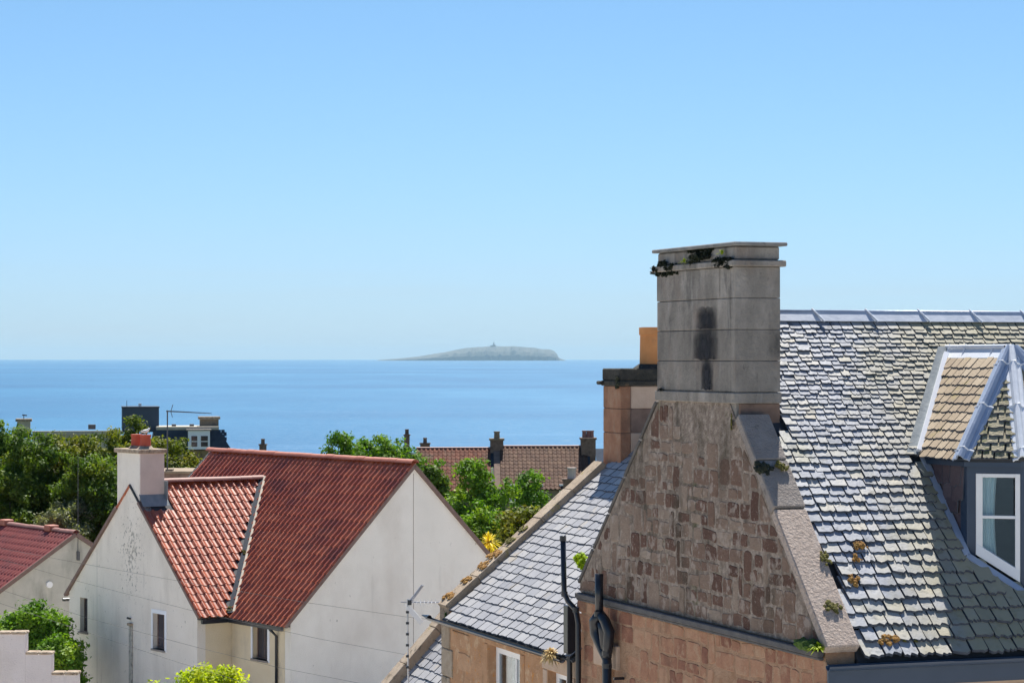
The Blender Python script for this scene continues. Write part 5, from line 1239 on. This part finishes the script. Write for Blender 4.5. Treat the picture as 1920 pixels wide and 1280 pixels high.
m = MB(); m.prism([(hw_ + .2, -.1, EL - .2 * sl_ + .02), (hw_ + .2, LL + .3, EL - .2 * sl_ + .02), (0, LL + .3, PKz + .02), (0, -.1, PKz + .02)], Vector((sl_, 0, 1)).normalized() * .05); m.build('rear_slope', M['pantile_left'], lh)
tm3 = tile_mesh('tile', M['pantile_left'], .30, .43, .062, .012)
Ls = math.hypot(hw_ + .25, (hw_ + .25) * sl_)
lay_tiles(lro, Vector((-hw_ - .25, -.1, EL - .25 * sl_ + .07)), (0, 1, 0), uL, nL, 40, int(Ls / .35), .30, Ls / int(Ls / .35), tm3, M['pantile_left'], limit=0, stuff_name='tiles', tilt=.028)
ridge_tiles(lro, (0, -.1, PKz + .08), (0, LL, PKz + .08), 26, .15, M['ridge_brown'])
m = MB(); m.beam((-hw_ - .2, -.06, EL - .2 * sl_), (0, -.06, PKz), (0, 0, 1), .12, .16, -.04); m.beam((hw_ + .2, -.06, EL - .2 * sl_), (0, -.06, PKz), (0, 0, 1), .12, .16, -.04); m.build('verge', M['verge'], lh)
for yy in (1.9, 6.2):
    m = MB(); m.box(-.22, .22, yy, yy + .5, PKz + .05, PKz + .3); m.build('ridge_vent', M['ridge_red'], lh, bevel=.03)
m = MB(); m.tube([(-1.15, -.1, PKz - 1.9), (-1.15, .0, PKz - 1.9)], .13, 16); m.build('wall_lamp', M['white'], lh)
m = MB(); m.box(.06, .18, -.06, 0, PKz - 1.0, PKz - .65); m.tube([(.1, -.05, PKz - .7), (.1, -.05, PKz + 3.1)], .012, 5); m.build('mast_bracket', M['metal_dk'], lh)

# ------------------------------------------------------------------ stepped garden wall bottom left
sw = at(0, 1188, 66); swt = thing('stepped_wall', 'pinkish harled garden wall stepping down under rough stone coping', 'wall', (sw.x, 66, 0), math.radians(-2))
kx = 66 / FPX
steps = [(-60, 48, 1188), (48, 97, 1226), (97, 146, 1264)]
for a, b, py in steps:
    m = MB(); m.box(a * kx, b * kx - .004, 0, .35, -1, CZ - (py - 672) * kx); m.build('wall_panel', M['harl_pink'], swt)
    n_ = max(2, int((b - a) * kx / .34))
    for k in range(n_):
        x0 = (a + (b - a) * k / n_) * kx; x1 = (a + (b - a) * (k + 1) / n_) * kx
        zt2 = CZ - (py - 672) * kx; m = MB(); m.box(x0 + .008, x1 - .008 + (.03 if k == n_ - 1 else 0), -.05 + U(-.015, .015), .40, zt2, zt2 + U(.05, .085)); m.build('coping_stone', M['cope_old'], swt, bevel=.02)

# ------------------------------------------------------------------ vegetation
def tree(name, label, cat, px, pytop, hwpx, Y, kind, hcrown=None, group=None, seed=1, leaf=.105, dens=1.0, wide=1.0, gb=None, nl=7):
    top = at(px, pytop, Y); hw2 = hwpx / FPX * Y * 1.2; gz0 = gz(top.x, Y); H = top.z - gz0; hc = hcrown or min(H - 1.2, 6.5)
    t_ = thing(name, label, cat, (top.x, Y, gz0), 0, group); r = random.Random(seed)
    cl = []; zc = H - hc * .5
    cr0 = .30 + .10 * hw2
    lobes = []
    for k in range(nl):
        th = 6.283 * (k + r.uniform(-.3, .3)) / nl; q = r.uniform(.35, .66); lz_ = r.uniform(-.35, .36)
        lobes.append((math.cos(th) * hw2 * q, math.sin(th) * hw2 * q * wide, zc + lz_ * hc, hw2 * r.uniform(.34, .50)))
    lobes.append((r.uniform(-.2, .2) * hw2, -.2 * hw2 * wide, H - hw2 * .45, hw2 * .45))
    for k in range(90):
        d = Vector((r.gauss(0, 1), r.gauss(0, 1), r.gauss(0, 1))).normalized(); q = r.uniform(.62, .93)
        f = 1 + .22 * noise.noise(d * 2.2 + Vector((seed, 0, 0)))
        cl.append((d.x * hw2 * q * f, d.y * hw2 * wide * q * f, zc + d.z * hc * .5 * q, cr0 * r.uniform(.6, 1.1)))
    for k in range(26):
        d = Vector((r.gauss(0, 1), r.gauss(0, 1), r.gauss(0, 1))).normalized(); q = r.uniform(.1, .55)
        cl.append((d.x * hw2 * q, d.y * hw2 * wide * q, zc + d.z * hc * .5 * q, cr0 * 1.3))
    for (x, y, z, rr) in lobes:
        for k in range(12):
            d = Vector((r.gauss(0, 1), r.gauss(0, 1), r.gauss(0, 1))).normalized()
            p = Vector((x, y, z)) + Vector((d.x, d.y, d.z * .85)) * rr * r.uniform(.6, 1.1)
            cl.append((p.x, p.y, p.z, cr0 * r.uniform(.5, .95)))
    cl = [(x, y, min(z, H - c * .6 + .12 * r.random()) if z > .4 else .4 + r.random() * .5, c) for x, y, z, c in cl]
    area = sum(c[3] ** 2 for c in cl)
    nleaf = int(min(46000, area * 400 * dens * (.15 / leaf) ** 1.5))
    leaf_cloud('crown', cl, leaf, nleaf, LM[kind], t_, seed)
    m = MB(); m.tube([(0, 0, -.3), (.05, .03, H * .25), (-.04, .02, zc)], [.05 * H * .5 + .05, .035 * H * .4 + .06, .08], 9)
    m.build('trunk', M['bark'], t_, smooth=True)
    for k, (x, y, z, rr) in enumerate(lobes[:6]):
        m = MB(); b0 = Vector((0, 0, max(.6, zc - hc * .35))); e_ = Vector((x, y, z)); m.tube([b0, b0.lerp(e_, .5) + Vector((0, 0, -.15)), e_], [.09, .06, .025], 7); m.build('limb', M['bark'], t_, smooth=True)
    return t_
GT = 'trees behind the houses on the left'
tree('broadleaf_tree', 'dark green tree at the left edge in front of the small far chimney', 'tree', 2, 786, 78, 118, 'dark', 7, GT, 1)
tree('broadleaf_tree', 'dark green tree with bushy crown left of centre of the left tree group', 'tree', 62, 800, 60, 116, 'dark', 7, GT, 2)
tree('broadleaf_tree', 'green tree with yellowing top in front of the long pale parapet', 'tree', 130, 800, 75, 118, 'olive', 7.5, GT, 3)
tree('broadleaf_tree', 'deep green shaded tree directly left of the red chimney pots', 'tree', 170, 848, 62, 115, 'dark', 6, GT, 4)
tree('broadleaf_tree', 'tall olive tree rising in front of the dark roof box', 'tree', 256, 779, 62, 128, 'olive', 8, GT, 5)
tree('broadleaf_tree', 'light olive tree right of the red chimney pots below the aerial', 'tree', 330, 816, 66, 122, 'olive', 6.5, GT, 6)
tree('broadleaf_tree', 'small olive tree between the pale parapet and the tall olive tree', 'tree', 196, 806, 58, 124, 'olive', 6.5, GT, 61)
tree('broadleaf_tree', 'dark green tree low behind the crimson pantile ridge', 'tree', 25, 880, 85, 115, 'dark', 6, GT, 7)
tree('broadleaf_tree', 'dark tree squeezed between the pale shrub and the wing gable', 'tree', 195, 900, 45, 114, 'dark', 6, GT, 71)
tree('flowering_shrub', 'pale grey-green shrub rising above the crimson pantile ridge', 'shrub', 118, 938, 66, 113, 'pale', 4.5, None, 8, leaf=.09)
GT2 = 'trees behind the red-roofed house'
tree('broadleaf_tree', 'fresh green tree above the left part of the long red ridge', 'tree', 640, 812, 62, 116, 'fresh', 6.5, GT2, 9)
tree('broadleaf_tree', 'green tree between the two others over the long red ridge', 'tree', 700, 816, 66, 119, 'fresh', 6.5, GT2, 91)
tree('broadleaf_tree', 'green tree hiding the left end of the old tiled terrace', 'tree', 762, 818, 74, 122, 'fresh', 6.5, GT2, 10)
tree('broadleaf_tree', 'dark green tree at the shoulder of the red roof gable', 'tree', 800, 868, 36, 112, 'dark', 5, GT2, 101)
tree('broadleaf_tree', 'yellow-green bushy tree in front of the old tiled terrace', 'tree', 888, 862, 66, 106, 'fresh', 7, GT2, 11)
tree('broadleaf_tree', 'thin green tree beside the terrace window, above the sandstone coping', 'tree', 990, 880, 36, 112, 'fresh', 5, GT2, 12, dens=.55)
tree('broadleaf_tree', 'dark green tree filling the gap above the yellow spiky plant', 'tree', 905, 935, 64, 101, 'fresh', 5.5, GT2, 13)
tree('broadleaf_tree', 'low olive-green tree right against the sandstone coping', 'tree', 985, 948, 62, 98, 'olive', 5, GT2, 14)
tree('garden_bush', 'lush green bush between the stepped wall and the harled house', 'bush', 62, 1130, 74, 86, 'fresh', 3.2, None, 15, leaf=.09, wide=.5)
tree('garden_bush', 'green bush low behind the lowest step of the wall', 'bush', 110, 1190, 40, 84.5, 'fresh', 3.0, None, 152, leaf=.09, wide=.5)
tree('garden_bush', 'bright yellow-green bush at the foot of the cream wall', 'bush', 395, 1256, 84, 72, 'lime', 2.4, None, 16, leaf=.08, wide=.5, nl=9)
# spiky yellow plant
yp_ = at(917, 1012, 89); t_ = thing('spiky_plant', 'yellow spiky palm-like plant poking up behind the white gable', 'plant', (yp_.x, 89, gz(0, 89)))
m = MB(); m.tube([(0, 0, -.2), (.02, 0, yp_.z - gz(0, 89))], [.10, .07], 8); m.build('stem', M['bark'], t_)
blades('leaf_head', (0, 0, yp_.z - gz(0, 89) - .1), 90, .62, .07, LM['yellow'], seed=5, droop=.35, parent=t_, hemi=False)

# ------------------------------------------------------------------ far houses
def far_pot(parent, x, y, z, r, h, mat): m = MB(); m.tube([(x, y, z), (x, y, z + h * .85), (x, y, z + h * .86), (x, y, z + h)], [r, r * .9, r * 1.1, r * 1.1], 12); m.build('chimney_pot', mat, parent)
FT = 150.0; k_ = FT / FPX
q = at(812, 841, FT); far = thing('tiled_terrace', 'row of old cottages with brown and red pantiles under two stone chimneys', 'house', (q.x, FT, gz(q.x, FT)), math.radians(1.5))
g0 = gz(q.x, FT); RZ3 = q.z - g0; RZ4 = RZ3 + .10; dep = 3.4; pz3 = 2.35
for nm_, x0, x1, rzz, mat, tmn in (('roof', 0 - 1.0, 3.62, RZ3, 'pantile_old', 1), ('roof', 4.0, 9.35, RZ4, 'pantile_brown', 2)):
    m = MB(); m.prism([(x0, 0, rzz), (x1, 0, rzz), (x1, -dep, rzz - pz3), (x0, -dep, rzz - pz3)], (0, .03, -.06)); rr = m.build(nm_, M['felt'], far)
    m = MB(); m.prism([(x0, 0, rzz), (x1, 0, rzz), (x1, dep, rzz - pz3), (x0, dep, rzz - pz3)], (0, -.03, -.06)); m.build('rear_slope', M[mat], far)
    uu = Vector((0, dep, pz3)).normalized(); nn_ = Vector((0, -pz3, dep)).normalized(); Ls = math.hypot(dep, pz3)
    te = tile_mesh('tile', M[mat], .26, .42, .05)
    lay_tiles(rr, Vector((x0, -dep - .05, rzz - pz3 - .02)), (1, 0, 0), uu, nn_, int((x1 - x0) / .26), 12, .26, Ls / 12, te, M[mat], limit=0, stuff_name='tiles')
    m = MB(); m.tube([(x0, 0, rzz + .02), (x1, 0, rzz + .02)], .09, 8); m.build('ridge', M['ridge_brown'], far)
m = MB(); m.box(-1, 3.75, -dep + .2, dep - .2, -2, RZ3 - pz3 - .02); m.build('wall', M['tan_stone'], far)
m = MB(); m.box(3.75, 11.5, -dep + .2, dep - .2, -2, RZ4 - pz3 - .02); m.build('wall', M['tan_stone'], far)
m = MB(); m.prism([(3.8, 0, RZ3 - 2.3), (3.8, -dep + .2, RZ3 - pz3 - .05), (3.8, 0, RZ3)], (.12, 0, 0)); m.prism([(3.62, 0, RZ3 + .12), (3.62, -dep, RZ3 - pz3 + .12), (3.62, -dep, RZ3 - pz3 - .1), (3.62, 0, RZ3 - .1)], (.36, 0, 0)); m.build('dividing_skew', M['brown_stone'], far)
m = MB(); m.box(3.42, 4.2, -.35, .45, RZ3 - .9, RZ3 + .50); c = m.build('chimney_stack', M['brown_stone'], far); m = MB(); m.box(3.36, 4.26, -.41, .51, RZ3 + .50, RZ3 + .62); m.build('chimney_cap', M['tan_stone'], c); far_pot(c, 3.82, .05, RZ3 + .62, .18, .42, M['tan_stone'])
m = MB(); m.box(8.85, 9.7, -.75, .45, RZ4 - 1.4, RZ4 + .45); c = m.build('chimney_stack', M['brown_stone'], far); m = MB(); m.box(8.79, 9.76, -.81, .51, RZ4 + .45, RZ4 + .57); m.build('chimney_cap', M['brown_stone'], c)
for dx in (9.05, 9.3, 9.5): far_pot(c, dx, -.1, RZ4 + .57, .13, .42, M['ridge_brown'])
m = MB(); m.prism([(9.72, 0, RZ4 - .1), (12.5, 0, RZ4 - .1), (12.5, -dep, RZ4 - pz3), (9.72, -dep, RZ4 - pz3)], (0, .03, -.06)); m.build('slate_roof', M['far_slate'], far)
def far_window(par, x0, x1, z0, z1, y):
    m = MB(); f = .09; m.box(x0, x0 + f, y - .05, y + .05, z0, z1); m.box(x1 - f, x1, y - .05, y + .05, z0, z1); m.box(x0 + f, x1 - f, y - .05, y + .05, z1 - f, z1); m.box(x0 + f, x1 - f, y - .05, y + .05, z0, z0 + f); m.box(x0 + f, x1 - f, y - .04, y + .04, (z0 + z1) / 2 - .03, (z0 + z1) / 2 + .03)
    w = m.build('window', M['white'], par); m = MB(); m.box(x0 + f, x1 - f, y - .01, y + .02, z0 + f, z1 - f); m.build('pane', M['glass_dark'], w)
fz = lambda py: CZ - (py - 672) * (FT - dep) / FPX - g0
fxx = lambda px: (px - 960) / FPX * (FT - dep) - q.x
far_window(far, fxx(1046), fxx(1061), fz(932), fz(908), -dep + .17)
far_window(far, fxx(1003), fxx(1016), fz(940), fz(908), -dep + .17)
far_window(far, fxx(950), fxx(964), fz(940), fz(908), -dep + .17)
# nearer cottage behind the coping with one pale pot
q = at(1072, 905, 125); c_ = thing('near_cottage', 'small stone chimney with one pale pot just above the sandstone coping', 'house', (q.x, 125, gz(q.x, 125))); zb3 = q.z - gz(q.x, 125)
m = MB(); m.box(-.42, .42, -.3, .3, zb3 - 1.2, zb3 + .12); ck = m.build('chimney_stack', M['brown_stone'], c_); m = MB(); m.box(-.48, .48, -.36, .36, zb3 + .12, zb3 + .22); m.build('chimney_cap', M['brown_stone'], ck); far_pot(ck, .0, 0, zb3 + .22, .22, .55, M['stack_pink'])
m = MB(); m.box(-.5, 4, -.2, 5, -2, zb3 - 2.4); m.build('wall', M['tan_stone'], c_); m = MB(); m.prism([(-.6, -.5, zb3 - 2.5), (-.6, 5.3, zb3 - 2.5), (-.6, 1.0, zb3 - .9)], (4.7, 0, 0)); m.build('roof', M['pantile_brown'], c_)
# chimney tips beyond the trees
for px, pt, pb, w, lb in ((493, 824, 840, .42, 'tiny lone chimney with pot against the sea above the red ridge'), (763, 806, 824, .34, 'thin chimney tip showing above the green tree tops'), (797, 822, 842, .62, 'squat dark chimney at the right edge of the green tree tops')):
    q = at(px, pt, 165); gz0 = gz(q.x, 165); c_ = thing('far_house', lb, 'house', (q.x, 165, gz0)); H = q.z - gz0
    m = MB(); m.box(-w / 2, w / 2, -.3, .3, H - 2.4, H - .28); ck = m.build('chimney_stack', M['brown_stone'], c_); m = MB(); m.box(-w / 2 - .05, w / 2 + .05, -.35, .35, H - .36, H - .28); m.build('chimney_cap', M['brown_stone'], ck); far_pot(ck, 0, 0, H - .28, .13, .34, M['brown_stone'])
    m = MB(); m.box(-2.6, 2.6, -2.5, 2.5, -2, H - 3.4); m.build('wall', M['tan_stone'], c_); m = MB(); m.prism([(-2.7, -2.7, H - 3.4), (-2.7, 2.7, H - 3.4), (-2.7, 0, H - 1.5)], (5.4, 0, 0)); m.build('roof', M['far_slate'], c_)
# long flat-topped building with mansard
MY = 178.0; km = MY / FPX
q = at(20, 800, MY); gz0 = gz(q.x, MY); mb = thing('mansard_building', 'long flat-topped building with slate mansard and white dormer window', 'building', (q.x, MY, gz0), math.radians(9.5))
mx_ = lambda px: (px - 20) * km * .995; mz = lambda py: CZ - (py - 672) * km - gz0
m = MB(); m.box(mx_(15), mx_(412), .4, 9, -3, mz(846)); m.box(mx_(62), mx_(224), .29, 8, mz(846), mz(822)); m.build('wall', M['tan_stone'], mb)
m = MB(); m.box(mx_(60), mx_(228), -.15, .3, mz(815), mz(808)); m.box(mx_(60), mx_(225), .0, .28, mz(845), mz(815)); m.build('parapet', M['far_pale'], mb)
m = MB(); m.box(mx_(292), mx_(410), -.15, 3.5, mz(807), mz(801)); m.build('flat_roof', M['far_pale'], mb)
m = MB(); z1, z0 = mz(807), mz(842)
pts = [(mx_(292), 0, z1), (mx_(410), 0, z1), (mx_(432), -.6, z0), (mx_(286), -.6, z0)]
b_ = [(mx_(292), 8, z1), (mx_(410), 8, z1), (mx_(432), 8.6, z0), (mx_(286), 8.6, z0)]
m.add(pts + b_, [[0, 1, 2, 3], [7, 6, 5, 4], [1, 5, 6, 2], [0, 3, 7, 4], [0, 4, 5, 1], [3, 2, 6, 7]]); ms = m.build('mansard_roof', M['far_slate'], mb)
fs_ = slate_variants('slate', M['far_slate'], 3, .03, 71)
items = []; uM = Vector((0, .6, z1 - z0)).normalized(); nM = Vector((0, -(z1 - z0), .6)).normalized()
for j in range(7):
    for i in range(18):
        items.append((R_.choice(fs_), frame_mat(Vector((mx_(296) + (i + .5 * (j % 2)) * .27, -.62, z0)) + uM * (j * .19) + nM * .02, (1, 0, 0), uM, nM, .25, .3, .02)))
joined('slates', items, M['far_slate'], ms)
m = MB(); m.box(mx_(228), mx_(298), 1.5, 5, mz(812), mz(765)); rb = m.build('roof_box', M['navy'], mb); m = MB(); m.box(mx_(227), mx_(299), 1.4, 5.1, mz(766), mz(763.5)); m.build('box_rim', M['black'], rb)
m = MB(); m.tube([(mx_(237), 2, mz(765)), (mx_(237), 2, mz(752))], .02, 5); m.build('short_mast', M['metal_dk'], rb)
far_pot(rb, mx_(262), 2, mz(763), .12, .2, M['white'])
def stack(px0, px1, pt, pb, mat, y=1.0):
    m = MB(); m.box(mx_(px0), mx_(px1), y, y + 1.2, mz(pb), mz(pt + 5)); c = m.build('chimney_stack', M[mat], mb); m = MB(); m.box(mx_(px0 - 3), mx_(px1 + 3), y - .1, y + 1.3, mz(pt + 5), mz(pt)); m.build('chimney_cap', M['cope_old'], c); return c
c = stack(376, 411, 783, 806, 'tan_stone'); c = stack(32, 56, 785, 815, 'far_pale', -.1)
m = MB(); m.tube([(mx_(44), .4, mz(785)), (mx_(44), .4, mz(777))], .03, 5); m.tube([(mx_(41), .4, mz(778)), (mx_(50), .4, mz(779))], .05, 6); m.build('weather_vane', M['metal_dk'], c)
m = MB(); m.box(mx_(351), mx_(392), -1.0, .3, mz(843), mz(808)); dd_ = m.build('dormer', M['white_pvc'], mb); m = MB(); m.box(mx_(348), mx_(395), -1.1, .3, mz(808), mz(805.5)); m.build('dormer_roof', M['cope_grey'], dd_)
for a, b in ((357, 368), (375, 388)):
    m = MB(); m.box(mx_(a), mx_(b), -1.03, -1.0, mz(838), mz(818)); m.build('pane', M['glass_dark'], dd_)
    m = MB(); m.box(mx_(a), mx_(b), -1.05, -1.031, mz(829), mz(827.5)); m.build('glazing_bar', M['white'], dd_)
for px in (164, 322, 356): m = MB(); m.box(mx_(px), mx_(px + 14 if px == 164 else px + 8), 1, 1.6, mz(806), mz(797)); m.build('roof_vent', M['metal_dk'], mb)
# flat-roofed outbuilding with tall aerial
q = at(307, 882, 103); gz0 = gz(q.x, 103); ob = thing('flat_outbuilding', 'dark coped flat-roofed outbuilding peeping between chimney and red roof', 'building', (q.x, 103, gz0), math.radians(0)); H = q.z - gz0
kk = 103 / FPX
m = MB(); m.box(-1.5, 2.4, 0, 3, -2, H - .12); m.build('wall', M['brown_stone'], ob); m = MB(); m.box(-1.6, 2.5, -.08, 3.1, H - .12, H - .02); m.build('coping', M['tan_stone'], ob, bevel=.02); m = MB(); m.box(.05, .35, .1, .5, H - .02, H + .06); m.build('roof_vent', M['tan_stone'], ob)
q2 = at(312, 770, 102.9); t_ = thing('television_aerial', 'tall dark aerial mast with one long boom against the sea', 'aerial', (q2.x, 103.2, gz0 + H - .02)); zt3 = q2.z - gz0 - H
m = MB(); m.tube([(0, 0, 0), (0, 0, zt3 + .04)], .028, 8); m.build('mast', M['metal_dk'], t_)
m = MB(); m.tube([(-.05, 0, zt3), (.5, 0, zt3 - .02), (1.82, 0, zt3 - .09)], [.03, .028, .015], 6); bo = m.build('boom', M['metal_dk'], t_)
m = MB(); m.tube([(.14, 0, zt3 - .02), (.24, -.1, zt3 + .28)], .014, 5); m.tube([(.14, 0, zt3 - .02), (.22, -.1, zt3 - .25)], .014, 5); m.build('reflector', M['metal_dk'], t_)
for k in range(8): m = MB(); m.tube([(.45 + k * .18, -.1, zt3 - .035 - k * .009), (.45 + k * .18, .1, zt3 - .035 - k * .009)], .008, 5); m.build('director_rod', M['metal_dk'], bo)

# ------------------------------------------------------------------ overhead cables
pole_x = at(-60, 1000, 71)
M['cable'] = pm('cable', [(0, (.11, .10, .10)), (1, (.16, .15, .14))], rough=.7)
cabs = [([(-60, 1016), (160, 1057), (332, 1088), (575, 1129), (764, 1156), (860, 1166)], 'uppermost thin cable crossing the harled gables'),
        ([(-60, 1030), (150, 1090), (368, 1146), (599, 1197), (764, 1227), (860, 1243)], 'second thin cable from the top crossing the harled gables'),
        ([(-60, 1085), (172, 1160), (367, 1212), (520, 1250), (726, 1290), (800, 1304)], 'third thin cable, crossing the cream wall low down'),
        ([(-60, 1110), (185, 1192), (332, 1240), (480, 1285), (700, 1350)], 'lowest thin cable crossing the wing gable')]
for i, (pts, lb) in enumerate(cabs):
    m = MB(); m.tube([at(x, y, 70 + i * .4) for x, y in pts], .005, 6); o = m.build('overhead_cable', M['cable']); tag(o, lb, 'cable', 'overhead cables in front of the harled house')
